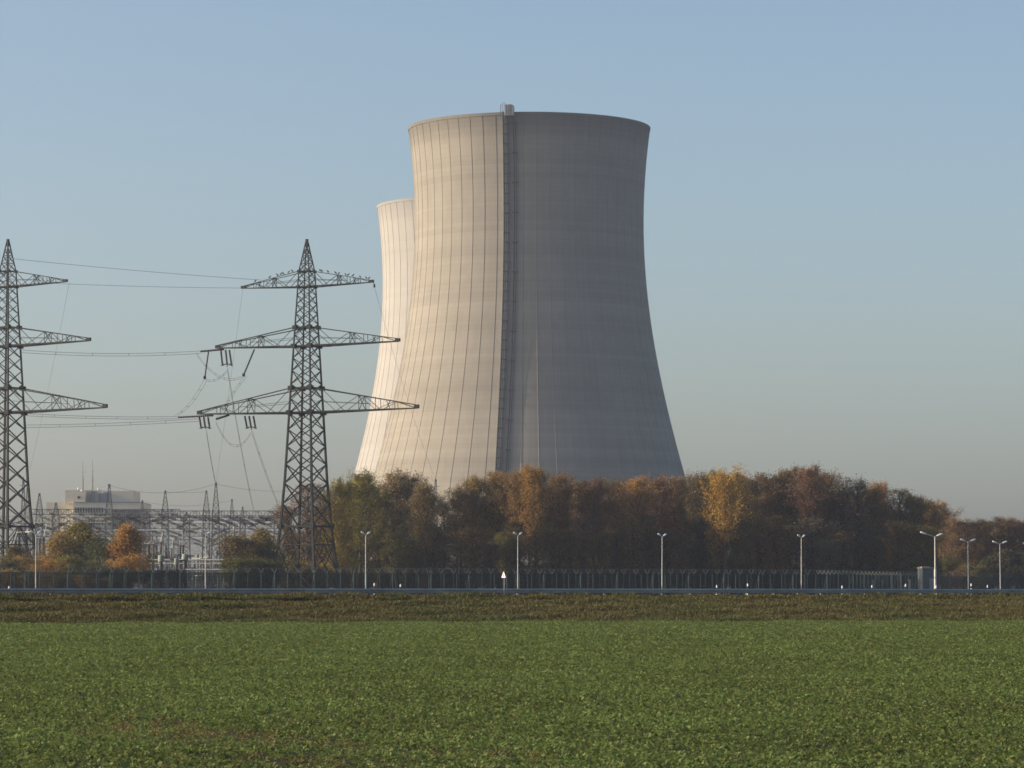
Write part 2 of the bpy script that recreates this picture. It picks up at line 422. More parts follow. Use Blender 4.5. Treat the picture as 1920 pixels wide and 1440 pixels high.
# ------------------------------------------------------------------ pylons
PZ = [(0, 8.0), (11.0, 5.9), (18.4, 4.9), (29.1, 3.95), (42.7, 2.7), (51.7, 1.85), (54.2, 1.0), (56.4, 0.28)]
def pw(z): return float(np.interp(z, [a for a, b in PZ], [b for a, b in PZ]))
def pc(k, z):
    h = pw(z) / 2; sx, sy = ((-1, -1), (1, -1), (1, 1), (-1, 1))[k % 4]; return Vector((sx * h, sy * h, z))
ARMS = [(49.2, 51.7, 11.8, 0.34), (39.7, 42.7, 16.6, 0.42), (29.1, 33.0, 20.0, 0.5)]   # bottom z, top z, length, tip height
def build_pylon(name, loc, rz, label, group):
    root = empty(name, loc, rz, label, 'pylon', group)
    leg_l = [0, 3.9, 8.1, 11.0, 18.4, 24, 29.1, 33, 39.7, 42.7, 49.2, 51.7]
    for k in range(4):
        m = MB()
        for a, b in zip(leg_l[:-1], leg_l[1:]): m.bar(pc(k, a), pc(k, b), float(np.interp(a, [0, 20, 52], [0.36, 0.31, 0.15])), float(np.interp(b, [0, 20, 52], [0.36, 0.31, 0.15])))
        q = pc(k, 0.15); m.box((q.x, q.y, 0.3), (1.0, 1.0, 1.0))
        for z, s_ in ((11.0, 0.75), (29.1, 0.8), (33.0, 0.75), (39.7, 0.75), (42.7, 0.65), (49.2, 0.45), (51.7, 0.42)): m.box(pc(k, z), (s_, s_, s_ * 0.9))
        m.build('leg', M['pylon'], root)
    br = MB()
    # lattice faces
    lv = [11.0]
    while lv[-1] < 51.0: lv.append(lv[-1] + pw(lv[-1]) * 0.60)
    sc = (51.7 - 11.0) / (lv[-1] - 11.0); lv = [11.0 + (z - 11.0) * sc for z in lv]
    for f in range(4):
        for i in range(0, len(lv) - 1):
            w = float(np.interp(lv[i], [11, 52], [0.175, 0.075]))
            br.bar(pc(f, lv[i]), pc(f + 1, lv[i + 1]), w); br.bar(pc(f + 1, lv[i]), pc(f, lv[i + 1]), w)
        for z, w in ((8.1, 0.14), (11.0, 0.26), (29.1, 0.25), (33.0, 0.25), (39.7, 0.24), (42.7, 0.22), (49.2, 0.2), (51.7, 0.18)):
            br.bar(pc(f, z), pc(f + 1, z), w)
        mid = (pc(f, 11.0) + pc(f + 1, 11.0)) / 2
        for a in (f, f + 1):
            br.bar(pc(a, 0.6), pc(a + 1 if a == f else f, 8.1), 0.15); br.bar(mid, pc(a, 8.1), 0.12); br.bar(mid, pc(a, 4.0), 0.12)
            br.bar(pc(a, 4.0), (pc(f, 8.1) + pc(f + 1, 8.1)) / 2, 0.10)
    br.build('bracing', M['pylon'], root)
    pk = MB()
    pl_ = [51.7, 53.0, 54.2, 55.2, 56.4]
    for k in range(4):
        for a, b in zip(pl_[:-1], pl_[1:]):
            pk.bar(pc(k, a), pc(k, b), 0.14); pk.bar(pc(k, a), pc(k + 1, b), 0.07); pk.bar(pc(k + 1, a), pc(k, b), 0.07)
            pk.bar(pc(k, b), pc(k + 1, b), 0.07)
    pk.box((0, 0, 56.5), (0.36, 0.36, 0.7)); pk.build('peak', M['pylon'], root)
    for zb, zt, L, th in ARMS:
        for s in (-1, 1):
            a = MB(); hb, ht = pw(zb) / 2, pw(zt) / 2
            def B(y, t): return Vector((s * (hb + (L - hb) * t), y * (hb + (0.18 - hb) * t), zb + 0.25 * t))
            def T(y, t): return Vector((s * (ht + (L - ht) * t), y * (ht + (0.18 - ht) * t), zt + (zb + th + 0.25 - zt) * t))
            big = 0.21 if L > 15 else 0.14
            for y in (-1, 1):
                a.bar(B(y, 0), B(y, 1), big + 0.04, big * 0.8); a.bar(T(y, 0), T(y, 1), big * 0.8, big * 0.6)
                ts = [0, 0.24, 0.46, 0.62, 0.80, 1.0]
                for i, t in enumerate(ts[1:-1], 1):
                    if i > 1: a.bar(B(y, t), T(y, t), 0.075)
                for i in range(len(ts) - 1):
                    if i % 2 == 0: a.bar(T(y, ts[i]), B(y, ts[i + 1]), 0.075)
                    else: a.bar(B(y, ts[i]), T(y, ts[i + 1]), 0.075)
                a.bar((s * hb, y * hb, zb + (zt - zb) * 0.45), T(y, 0.55) - Vector((0, 0, (T(y, .55).z - B(y, .55).z) * 0.5)), 0.06)
            ts = list(np.linspace(0, 1, 7))
            for i in range(6):
                a.bar(B((-1) ** i, ts[i]), B((-1) ** (i + 1), ts[i + 1]), 0.075); a.bar(B(-1, ts[i]), B(1, ts[i]), 0.07)
            for t in (0.46, 0.72): a.bar(T(-1, t), T(1, t), 0.12); a.bar(B(-1, t), T(1, t), 0.08); a.bar(B(1, t), T(-1, t), 0.08)
            a.box(B(0, 1.0) + Vector((0, 0, th / 2)), (0.8, 0.4, th + 0.1))
            a.build('crossarm', M['pylon'], root)
    return root
TH = R(27)
locA = at(573, HOR, 540); locA = Vector((locA.x, 540, GZ))
locB = at(9, HOR, 540); locB = Vector((locB.x, 540, GZ))
pylA = build_pylon('transmission_pylon', locA, -TH, 'dark steel lattice pylon with three full crossarms, left of the cooling towers', 'transmission pylons')
matA = Matrix.Translation(locA) @ Matrix.Rotation(-TH, 4, 'Z')
pylB = copy_tree(pylA); pylB.location = locB; pylB.rotation_euler = (0, 0, -R(32))
pylB['label'] = 'dark steel lattice pylon cut off by the left edge of the view'
def onP(px, py, loc, th):
    Y = loc.y
    for _ in range(8):
        p = at(px, py, Y); Y = loc.y - (p.x - loc.x) * math.tan(th)
    return at(px, py, Y)
def onA(px, py): return onP(px, py, locA, TH)
def onB(px, py): return onP(px, py, locB, R(32))

# insulator sets belong to the pylon that carries them
def string(mb, p, q, r=0.16, n=14, core=0.07):
    p = Vector(p); q = Vector(q); pts = []; rad = []
    for i in range(n * 2 + 1):
        pts.append(p.lerp(q, i / (n * 2))); rad.append(r if i % 2 else core)
    mb.tube(pts, rad, 6)
inv = matA.inverted()
def ins_part(name, mb, mat):
    o = mb.build(name, mat, pylA); o.matrix_parent_inverse = Matrix.Identity(4)
    o.data.transform(inv); return o
for tops, bots, yoke in (([(414, 655), (423, 656), (430, 656)], [(417, 683), (426, 684), (434, 683)], (426, 688)),
                         ([(374, 782), (382, 782), (390, 782)], [(377, 801), (385, 802), (393, 801)], (386, 804)),
                         ([(459, 780), (467, 780), (475, 780)], [(463, 801), (471, 802), (479, 801)], (472, 806))):
    m = MB(); b3 = [onA(*b) for b in bots]
    for t_, b_ in zip(tops, b3): string(m, onA(*t_), b_, 0.2, 14, 0.1)
    m.bar(b3[0], b3[2], 0.16); m.bar(b3[1], onA(*yoke), 0.14)
    for b_ in (b3[0], b3[2]): m.lathe((b_.x, b_.y, b_.z - 0.2), [(0.05, -0.05), (0.3, 0.0), (0.3, 0.1), (0.05, 0.15)], 10)
    ins_part('insulator_set', m, M['insul'])
for a_, b_ in (((391, 659), (384, 708)), ((477, 655), (457, 703))):
    m = MB(); string(m, onA(*a_), onA(*b_), 0.16, 18, 0.09); q = onA(*b_); m.box(q, (0.4, 0.4, 0.5)); ins_part('insulator_string', m, M['insul'])
for a_, b_ in (((420, 655), (376, 659)), ((400, 779), (334, 782.5)), ((430, 778), (405, 786))):
    m = MB(); string(m, onA(*a_), onA(*b_), 0.2, 16, 0.1); ins_part('insulator_string', m, M['insul'])
m = MB(); m.bar(onA(700, 528), onA(702, 534), 0.12); q = onA(702, 536); m.box(q, (0.28, 0.28, 0.5)); ins_part('wire_clamp', m, M['insul'])

# ------------------------------------------------------------------ overhead wires
def wire(label, a, b, sag=0.0, r=0.035, bundle=1, gap=0.35, group=None, name='overhead_wire', n=20):
    mb = MB(); a = Vector(a); b = Vector(b); r = r * 0.72
    for k in range(bundle):
        off = Vector((0, 0, -gap * k)) if abs((b - a).normalized().z) < 0.7 else Vector((gap * k, 0, 0))
        pts = []
        for i in range(n + 1):
            t = i / n; p = a.lerp(b, t) + off; p.z -= sag * 4 * t * (1 - t); pts.append(p)
        mb.tube(pts, r, 4)
    if bundle > 1:
        for i in (4, 8, 12, 16):
            t = i / n; p = a.lerp(b, t); p.z -= sag * 4 * t * (1 - t)
            mb.bar(p, p + off, 0.06)
    o = mb.build(name, M['wire']); tag(o, label, 'wire', group); return o
WG = 'overhead wires between the pylons'
wire('thin earth wire sloping from the left pylon peak to the right pylon', onB(24, 485), onA(489, 525), 0.2, 0.04, group=WG)
wire('thin earth wire running level between the two top crossarms', onB(94, 531), onA(452, 540), 0.15, 0.035, group=WG)
wire('twin conductor running level at the middle crossarms', onB(36, 656), onA(376, 658), 0.5, 0.04, 2, 0.4, WG)
wire('upper twin conductor reaching the tip of the lower left crossarm', onB(43, 775), onA(334, 781), 0.25, 0.04, 2, 0.35, WG)
wire('lower twin conductor rising to the lower crossarm beside its tip', onB(45, 797), onA(375, 785), 0.2, 0.04, 2, 0.4, WG)
DG = 'downleads from the pylons to the switchyard'
YARD = 650.0
wire('thin downlead from the left tip of the top crossarm', onA(455, 543), at(405, 905, YARD), 0.6, 0.028, group=DG)
wire('thin downlead from the top crossarm of the left pylon', onB(130, 530), at(56, 880, YARD), 1.0, 0.026, group=DG)
wire('long thin downlead from the right top crossarm tip across the cooling towers', onA(702, 538), at(816, 898, 760), 1.5, 0.03, group=DG)
wire('twin downlead from the middle crossarm to the switchyard beam', onA(427, 690), at(476, 955, YARD), 1.0, 0.04, 2, 0.6, DG)
wire('twin downlead from the outer insulator set of the lower crossarm', onA(387, 806), at(405, 908, YARD), 0.4, 0.04, 2, 0.5, DG)
wire('twin downlead from the inner insulator set of the lower crossarm', onA(473, 808), at(528, 958, YARD), 0.6, 0.04, 2, 0.6, DG)
wire('twin jumper from the middle arm insulator down to the lower arm tip', onA(383, 711), onA(327, 779), 0.9, 0.035, 2, 0.5, 'jumper wires on the right pylon', 'jumper_wire')
wire('straight jumper slanting from the long insulator to the lower arm', onA(458, 705), onA(405, 785), -0.2, 0.035, 2, 0.4, 'jumper wires on the right pylon', 'jumper_wire')
wire('wide hanging jumper loop under the tip of the middle arm', onA(368, 661), onA(456, 704), 1.9, 0.035, 2, 0.3, 'jumper wires on the right pylon', 'jumper_wire')
wire('short hanging jumper loop below the middle arm insulator set', onA(384, 710), onA(428, 691), 0.8, 0.035, 2, 0.3, 'jumper wires on the right pylon', 'jumper_wire')
wire('deep hanging jumper loop under the lower arm', onA(405, 790), onA(472, 808), 3.0, 0.035, 2, 0.3, 'jumper wires on the right pylon', 'jumper_wire')

# ------------------------------------------------------------------ birds on the top crossarm
def bird_mesh():
    m = MB()
    m.tube([(-0.34, 0, 0.12), (-0.2, 0, 0.17), (-0.08, 0, 0.24), (0.02, 0, 0.32), (0.1, 0, 0.41), (0.15, 0, 0.47), (0.21, 0, 0.50), (0.27, 0, 0.485), (0.36, 0, 0.46)],
           [0.02, 0.055, 0.11, 0.135, 0.11, 0.075, 0.08, 0.05, 0.01], 8)
    for y in (-0.05, 0.05): m.bar((0.0, y, 0.24), (0.02, y, 0.0), 0.03)
    m.tube([(-0.22, 0.1, 0.18), (-0.05, 0.13, 0.27), (0.08, 0.1, 0.36)], [0.015, 0.05, 0.03], 5)
    m.tube([(-0.22, -0.1, 0.18), (-0.05, -0.13, 0.27), (0.08, -0.1, 0.36)], [0.015, 0.05, 0.03], 5)
    return m
ordn = ['leftmost', 'second', 'third', 'fourth', 'fifth', 'sixth', 'seventh', 'eighth', 'ninth', 'tenth', 'eleventh', 'twelfth', 'thirteenth']
lft = [481, 509, 524, 531, 535.5, 546, 553]; ctr = [569, 580, 584]; rgt = [604.7, 608, 619, 633, 638.6, 651, 655.5, 664, 677, 688, 693]
bproto = None; rb = random.Random(5)
def top_chord(px):
    zb, zt, L, th = ARMS[0]; ht = pw(zt) / 2; x = (inv @ onA(px, 515)).x; s = 1 if x > 0 else -1
    t = (abs(x) - ht) / (L - ht)
    if t < 0: return Vector((x, -ht, zt + 0.09))
    return Vector((x, -(ht + (0.18 - ht) * t), zt + (zb + th + 0.25 - zt) * t + 0.07))
for side, lst in (('left half', lft), ('middle', ctr), ('right half', rgt)):
    for i, px in enumerate(lst):
        if bproto is None: o = bproto = bird_mesh().build('bird', M['bird'], smooth=True)
        else: o = bproto.copy(); COL.objects.link(o)
        o.location = matA @ top_chord(px); o.rotation_euler = (0, 0, rb.choice([0.3, 2.8, -0.4, 3.6]) + rb.uniform(-.4, .4))
        w_ = ordn[i] if i == 0 else ordn[i] + ' from the left'
        tag(o, 'black bird, %s, perched on the top crossarm, %s' % (w_, side), 'bird', 'birds on the top crossarm')
        o.scale = (rb.uniform(0.68, 0.85),) * 3

# ------------------------------------------------------------------ switchyard
def lattice_column(mb, base, top, w0, w1, n, leg=0.12, dia=0.07):
    base = Vector(base); top = Vector(top)
    def c(k, t):
        h = (w0 + (w1 - w0) * t) / 2; sx, sy = ((-1, -1), (1, -1), (1, 1), (-1, 1))[k % 4]
        p = base.lerp(top, t); return p + Vector((sx * h, sy * h, 0))
    for k in range(4):
        mb.bar(c(k, 0), c(k, 1), leg)
        for i in range(n):
            a, b = i / n, (i + 1) / n
            mb.bar(c(k, a), c(k + 1, b), dia); mb.bar(c(k + 1, a), c(k, b), dia); mb.bar(c(k, b), c(k + 1, b), dia)
def lattice_beam(mb, p, q, h, d, n, leg=0.11, dia=0.07):
    p = Vector(p); q = Vector(q); ax = (q - p).normalized(); sidev = Vector((-ax.y, ax.x, 0))
    def c(k, t):
        sy, sz = ((-1, 0), (1, 0), (1, -1), (-1, -1))[k % 4]
        return p.lerp(q, t) + sidev * (sy * d / 2) + Vector((0, 0, sz * h))
    for k in range(4):
        mb.bar(c(k, 0), c(k, 1), leg)
        for i in range(n):
            a, b = i / n, (i + 1) / n
            if (i + k) % 2: mb.bar(c(k, a), c(k + 1, b), dia)
            else: mb.bar(c(k + 1, a), c(k, b), dia)
            mb.bar(c(k, b), c(k + 1, b), dia)
rg = random.Random(11)
def gantry(label, x0, x1, Z0, Z1, ytop, h, cols, nstr, slen=4.2):
    """beam from pixel x0 to x1 with its top at ytop (pixel), columns: (px, peak y)"""
    root = empty('switchyard_gantry', (at((x0 + x1) / 2, HOR, Z0).x, Z0, GZ), 0, label, 'gantry', 'gantries of the switchyard')
    org = Vector(root.location)
    p = at(x0, ytop, Z0) - org; q = at(x1, ytop, Z1) - org; q.z = p.z + (q.z - p.z)
    m = MB(); L = (q - p).length
    lattice_beam(m, p, q, h, h * 0.9, max(6, int(L / (h * 1.1)))); m.build('beam', M['galdark'], root)
    for px, py in cols:
        t = (px - x0) / (x1 - x0); Z = Z0 + (Z1 - Z0) * t; top = at(px, py, Z) - org; base = Vector((top.x, top.y, 0))
        bz = p.lerp(q, max(0, min(1, t))).z
        m = MB(); lattice_column(m, base, Vector((top.x, top.y, bz)), 1.9, 1.2, int(max(6, bz / 1.6)), 0.12, 0.06)
        if top.z > bz + 0.5: lattice_column(m, Vector((top.x, top.y, bz)), top, 1.2, 0.25, int(max(4, (top.z - bz) / 0.9)), 0.085, 0.045)
        m.box(top, (0.4, 0.4, 0.5)); m.build('column', M['galdark'], root)
    for i in range(nstr):
        t = (i + 0.3 + 0.4 * rg.random()) / nstr; a = p.lerp(q, t) + Vector((0, 0, -h * rg.uniform(0.6, 1.0)))
        s_ = rg.choice([-1, 1, 1]); d = Vector((s_ * rg.uniform(0.8, 1.0), rg.choice([-1, 1]) * 0.5, -rg.uniform(0.22, 0.42))).normalized()
        m = MB(); b = a + d * slen
        sv = Vector((0, 0, 0.28))
        string(m, a, b, 0.12, 14, 0.07); string(m, a - sv, b - sv, 0.12, 14, 0.07)
        m.bar(b, b - sv, 0.12); m.build('insulator_string', M['insul'], root)
        # dropper
        w_ = MB(); e = b + d * rg.uniform(3, 7) + Vector((0, 0, -rg.uniform(0.2, 1.6))); pts = []
        for k in range(9):
            tt = k / 8; pp = b.lerp(e, tt); pp.z -= 0.5 * 4 * tt * (1 - tt); pts.append(pp)
        w_.tube(pts, 0.03, 4)
        e2 = Vector((e.x + rg.uniform(-2.5, 2.5), e.y, rg.uniform(4.5, 7))); pts = []
        for k in range(9):
            tt = k / 8; pp = e.lerp(e2, tt); pp.x += 1.2 * math.sin(tt * math.pi) * s_; pts.append(pp)
        w_.tube(pts, 0.03, 4); w_.build('dropper_wire', M['wire'], root)
    return root
gantry('nearest tall gantry with two pointed masts, right half of the switchyard', 203, 545, 640, 665, 958, 1.25, [(205, 910), (405, 907), (540, 958)], 15)
gantry('wide gantry whose beam crosses in front of the pale block', 58, 335, 700, 725, 955, 1.1, [(74, 927), (310, 922), (387, 922)], 11)
gantry('low gantry beam just left of the orange tree, below the block windows', -20, 210, 660, 650, 968, 1.2, [(-12, 968), (105, 945)], 10)
gantry('middle gantry with three short peaks behind the tall ones', 40, 540, 790, 820, 982, 1.2, [(52, 905), (267, 940), (435, 938), (455, 952)], 16, 4.6)
gantry('rear gantry with a plain beam right of the pale block', 270, 545, 730, 750, 967, 1.0, [(275, 962), (350, 962), (520, 960)], 10)
gantry('lower far gantry showing under the others', 30, 560, 880, 900, 997, 1.2, [(40, 990), (160, 990), (290, 990), (420, 990), (550, 990)], 16, 4.6)
gantry('farthest low gantry close above the equipment', 60, 560, 960, 980, 1012, 1.2, [(66, 1008), (200, 1008), (330, 1008), (460, 1008), (556, 1008)], 14, 4.6)
# lone mast standing in front of the near tower
def lone_mast(label, px, py, Z, w0=1.8):
    top = at(px, py, Z); r_ = empty('lattice_mast', (top.x, Z, GZ), 0, label, 'mast', 'slim lattice masts')
    m = MB(); lattice_column(m, (0, 0, 0), (0, 0, top.z - GZ), w0, 0.3, 14, 0.13, 0.07); m.build('shaft', M['galdark'], r_)
    m = MB(); m.bar((-0.9, 0, top.z - GZ - 1.6), (0.9, 0, top.z - GZ - 1.6), 0.12); m.bar((0, 0, top.z - GZ - 0.5), (0, 0, top.z - GZ + 0.6), 0.12); m.build('head', M['galdark'], r_)
lone_mast('slim lattice mast peeping over the trees in front of the near cooling tower', 817, 899, 760)
lone_mast('thin lattice mast behind the left pylon legs', 44, 898, 830, 2.2)
# earth wires between the peaks
EG = 'earth wires over the switchyard'
wire('thin earth wire between the masts left of the pale block', at(74, 927, 702), at(205, 910, 640), 0.5, 0.035, group=EG)
wire('thin earth wire between the two tall pointed masts', at(205, 910, 640), at(405, 907, 655), 1.6, 0.035, group=EG)
wire('thin earth wire over the right part of the switchyard', at(405, 907, 655), at(548, 920, 700), 0.6, 0.035, group=EG)
wire('thin earth wire between the two equal rear masts', at(310, 922, 722), at(387, 922, 725), 0.2, 0.035, group=EG)
wire('long low earth wire behind the tall masts', at(267, 940, 800), at(435, 938, 810), 1.2, 0.035, group=EG)
# tubular busbars
def busbar(label, x0, x1, y, Z, r, posts):
    a = at(x0, y, Z); b = at(x1, y, Z); root = empty('busbar', (a.x, Z, GZ), 0, label, 'busbar', 'pale tube busbars')
    m = MB(); m.tube([a - root.location, b - root.location], r, 10); m.build('tube', M['pipe'], root)
    for px in posts:
        p = at(px, y, Z) - root.location
        m = MB(); m.tube([(p.x, 0.5, 0), (p.x, 0.5, p.z * 0.55)], 0.10, 6); string(m, (p.x, 0.5, p.z * 0.55), (p.x, 0.5, p.z - r), 0.18, 10, 0.1); m.bar((p.x, 0.55, p.z - r), (p.x, -0.3, p.z - r - 0.05), 0.12)
        m.build('support_post', M['galdark'], root)
busbar('bright upper busbar tube right behind the orange tree', 215, 311, 994, 690, 0.11, [222, 262, 305])
busbar('long pale busbar tube over the hedge', 262, 428, 1050, 600, 0.13, [268, 310, 352, 395, 422])
busbar('second pale busbar tube just below the long one', 264, 428, 1056.5, 606, 0.10, [272, 330, 380, 425])
busbar('short low busbar tube right of the hedge', 348, 424, 1068, 585, 0.12, [352, 386, 420])
# breaker columns with drum heads
for i, (px, yt, r_, lab) in enumerate(((302, 1040, 0.52, 'grey green breaker column with a drum head, left of the hedge middle'), (331, 1046, 0.40, 'slimmer breaker column with a drum head, second from right'),
                          (347, 1038, 0.58, 'widest grey green breaker column above the right end of the hedge'), (286, 1046, 0.36, 'slimmest breaker column, next to the orange tree'))):
    t_ = at(px, yt, 592 + 3 * i); root = empty('breaker_column', (t_.x, t_.y, GZ), 0, lab, 'breaker', 'breaker columns in the switchyard'); H = t_.z - GZ
    m = MB(); m.lathe((0, 0, 0), [(r_ * 0.75, 0), (r_ * 0.75, H * 0.55), (r_ * 0.6, H * 0.56), (r_ * 0.6, H - 1.25)], 14); m.build('column', M['dark_steel'], root, True, 30)
    m = MB(); m.lathe((0, 0, H - 1.25), [(r_ * 0.9, 0), (r_, 0.08), (r_, 1.0), (r_ * 0.85, 1.15), (r_ * 0.3, 1.25)], 16); m.build('drum', M['green_paint'], root, True, 30)
    m = MB(); string(m, (r_, 0, H - 0.5), (r_ + 1.0, 0.3, H - 0.35), 0.17, 6, 0.09); string(m, (-r_, 0, H - 0.4), (-r_ - 0.7, 0.3, H - 0.2), 0.17, 6, 0.09); m.build('bushing', M['insul'], root)
# post insulators and switch frames scattered in the yard
proto = None
sw = random.Random(21)
for i in range(84):
    px = 18 + i * 6.3 + sw.uniform(-4, 4); Z = sw.uniform(610, 900); H = sw.uniform(4.5, 11.5)
    p = at(px, HOR, Z)
    if proto is None:
        proto = empty('post_insulator', (0, 0, 0), 0, None, 'insulator post', 'insulator posts in the switchyard')
        m = MB(); m.tube([(0, 0, 0), (0, 0, 3.2)], 0.14, 6); m.bar((-0.7, 0, 3.2), (0.7, 0, 3.2), 0.16); m.build('stand', M['galdark'], proto)
        m = MB(); string(m, (-0.6, 0, 3.2), (-0.6, 0, 6.0), 0.16, 12, 0.09); string(m, (0.6, 0, 3.2), (0.6, 0, 6.0), 0.16, 12, 0.09); m.build('insulator', M['insul'], proto)
        m = MB(); m.bar((-1.3, 0, 6.05), (1.3, 0, 6.05), 0.09); m.bar((0.6, 0, 6.05), (1.1, 0.2, 7.4), 0.06); m.build('contact_arm', M['gal'], proto)
        o = proto
    else: o = copy_tree(proto)
    o.location = (p.x, Z, GZ); s_ = H / 6.0; o.scale = (s_, s_, s_); o.rotation_euler = (0, 0, sw.uniform(0, 3.1))
    o['label'] = 'grey post insulator standing among the switchyard gantries'

# ------------------------------------------------------------------ pale power station block
BZ = 1300.0
def bx_px(mb, x0, x1, y0, y1, Z, depth):
    a = at(x0, y0, Z); b = at(x1, y1, Z)
    mb.box(((a.x + b.x) / 2 - org.x, depth / 2 + (Z - BZ), ((a.z + b.z) / 2) - org.z), (abs(b.x - a.x), depth, abs(a.z - b.z)))
p0 = at(175, HOR, BZ); org = Vector((p0.x, BZ, GZ))
bl = empty('power_station_building', org, 0, 'cream windowed power station block with rooftop masts, behind the switchyard', 'building')
def block(name, mat, x0, x1, y0, Z, depth):
    m = MB(); bx_px(m, x0, x1, y0, HOR + 2, Z, depth); return m.build(name, mat, bl)
block('low_wing', M['clad_lit'], 87, 140, 942, BZ + 6, 30)
block('front_wing', M['clad_shade'], 138, 265, 942.5, BZ, 34)
m = MB(); bx_px(m, 172, 250, 920.5, 944, BZ + 8, 24); m.build('upper_block', M['clad_shade'], bl)
m = MB(); bx_px(m, 122, 160, 919, 944, BZ + 4, 20); m.build('stair_block', M['clad_lit'], bl)
m = MB(); bx_px(m, 158, 186, 918.5, 944, BZ + 10, 20); m.build('shaded_block', M['clad_shade'], bl)
m = MB(); a = at(190, 942, BZ); m.lathe((a.x - org.x, 9.5, a.z - org.z), [(2.6, 0), (2.6, 3.6), (2.2, 4.1), (0.5, 4.3)], 20); m.build('round_tank', M['clad_blue'], bl, True, 30)
m = MB(); bx_px(m, 170.5, 176, 920, 942, BZ + 6, 2); m.build('flue', M['clad_blue'], bl)
for i in range(11):
    m = MB(); x = 140.5 + i * 5.0; bx_px(m, x, x + 2.4, 951.5, 961, BZ - 0.25, 0.3); m.build('window', M['glass'], bl)
for i in range(15):
    m = MB(); x = 212 + i * 3.4; bx_px(m, x, x + 1.5, 956, 990, BZ - 0.25, 0.3); m.build('window', M['glass'], bl)
for i in range(11):
    m = MB(); x = 140.5 + i * 5.0; bx_px(m, x, x + 2.4, 975, 984, BZ - 0.25, 0.3); m.build('window', M['glass'], bl)
m = MB(); a = at(147.5, 932.5, BZ + 3.7) - org; m.tube([a, a + Vector((0, 0.5, 0))], 0.55, 14); m.build('round_opening', M['glass'], bl)
m = MB()
bx_px(m, 138, 265, 941.2, 942.6, BZ - 0.15, 34.3); m.build('parapet', M['galdark'], bl)
for px, yt, r_ in ((155.3, 865, 0.11), (173.5, 862, 0.10)):
    a = at(px, 919, BZ + 12) - org; b = at(px, yt, BZ + 12) - org; m = MB(); m.tube([a, a.lerp(b, 0.45), a.lerp(b, 0.46), b], [r_ * 3, r_ * 2.4, r_ * 1.1, r_ * 0.7], 6)
    for t in (0.3, 0.5, 0.62): q = a.lerp(b, t); m.bar(q - Vector((0.5, 0, 0)), q + Vector((0.5, 0, 0)), 0.12)
    m.build('roof_mast', M['galdark'], bl)
for px, py, r_ in ((147, 916.5, 0.45), (154, 920, 0.6), (184.5, 917.5, 0.45)):
    a = at(px, py, BZ + 2) - org
    m = MB(); m.lathe(a - Vector((0, 0, 0.3)), [(0.1, -1.0), (0.1, -0.1), (r_ * 0.6, 0.0), (r_, 0.35), (r_ * 0.6, 0.7), (0.1, 0.85)], 12); m.build('satellite_dome', M['white'], bl, True)

# ------------------------------------------------------------------ fences, lamps
def fence_y(x):           # plan of the front fence
    x0, y0 = at(227, HOR, 470).x, 470.0; x1, y1 = at(1371, HOR, 515).x, 515.0
    return y0 + (x - x0) * (y1 - y0) / (x1 - x0)
xl = at(-40, HOR, 458).x
cpx = at(1590, HOR, 526).x; corner = Vector((cpx, fence_y(cpx)))
end = Vector((at(1960, HOR, 640).x, 640.0))
def fence_mesh_mat():
    t = NT('chain_link'); g = t.n('ShaderNodeTexCoord').outputs['UV']; u, v, _ = t.sep(g)
    def grid(w, per, frac): return t.math('LESS_THAN', t.math('FRACT', t.math('DIVIDE', w, per)), frac)
    k = t.math('MAXIMUM', grid(u, 0.06, 0.32), grid(v, 0.2, 0.22))
    d = t.n('ShaderNodeBsdfPrincipled'); d.inputs['Base Color'].default_value = (0.007, 0.025, 0.024, 1); d.inputs['Roughness'].default_value = 0.7; d.inputs['Specular IOR Level'].default_value = 0.1
    tr = t.n('ShaderNodeBsdfTransparent'); mx = t.n('ShaderNodeMixShader'); t.l(k, mx.inputs[0]); t.l(tr.outputs[0], mx.inputs[1]); t.l(d.outputs[0], mx.inputs[2]); t.l(mx.outputs[0], t.out.inputs[0])
    return t.m
M['mesh'] = fence_mesh_mat()
def mesh_panel(name, pts, z0, z1, parent, off):
    me = bpy.data.meshes.new(name); vs = []; fs = []; uv = []; s_ = 0
    for i, p in enumerate(pts):
        if i: s_ += (p - pts[i - 1]).length
        vs += [(p.x - off.x, p.y - off.y, z0), (p.x - off.x, p.y - off.y, z1)]; uv += [(s_, z0), (s_, z1)]
    for i in range(len(pts) - 1): fs.append((2*i, 2*i + 2, 2*i + 3, 2*i + 1))
    me.from_pydata(vs, [], fs); l = me.uv_layers.new(name='UVMap')
    for lp in me.loops: l.data[lp.index].uv = uv[lp.vertex_index]
    me.materials.append(M['mesh']); o = bpy.data.objects.new(name, me); COL.objects.link(o); o.parent = parent; return o
def walk(path, step):
    out = []; carry = 0.0
    for a, b in zip(path[:-1], path[1:]):
        L = (b - a).length; d = carry
        while d <= L: out.append((a.lerp(b, d / L), (b - a).normalized())); d += step
        carry = d - L
    return out
start = Vector((xl, fence_y(xl)))
BAY = 2.05
FH = 3.35
fr = empty('chain_link_fence', (start.x, start.y, GZ), 0, 'front dark green mesh fence along the road, plain straight posts', 'fence')
pts = walk([start, corner, end], BAY); off = Vector((start.x, start.y))
mesh_panel('mesh_panel', [start, corner, end], 0.05, FH - 0.05, fr, off)
pp = []
for k in range(2):
    m = MB(); w_ = (0.085, 0.16)[k]
    m.box((0, 0, FH / 2), (w_, w_, FH))
    if k: m.bar((0, 0.1, FH - 0.3), (0.0, 1.3, 0.0), 0.09); m.bar((0, 0, FH), (0.12, -0.15, FH + 0.25), 0.09)
    o = m.build('post', M['fencepost'], fr); pp.append(o)
use = [False, False]
NPOST = 0
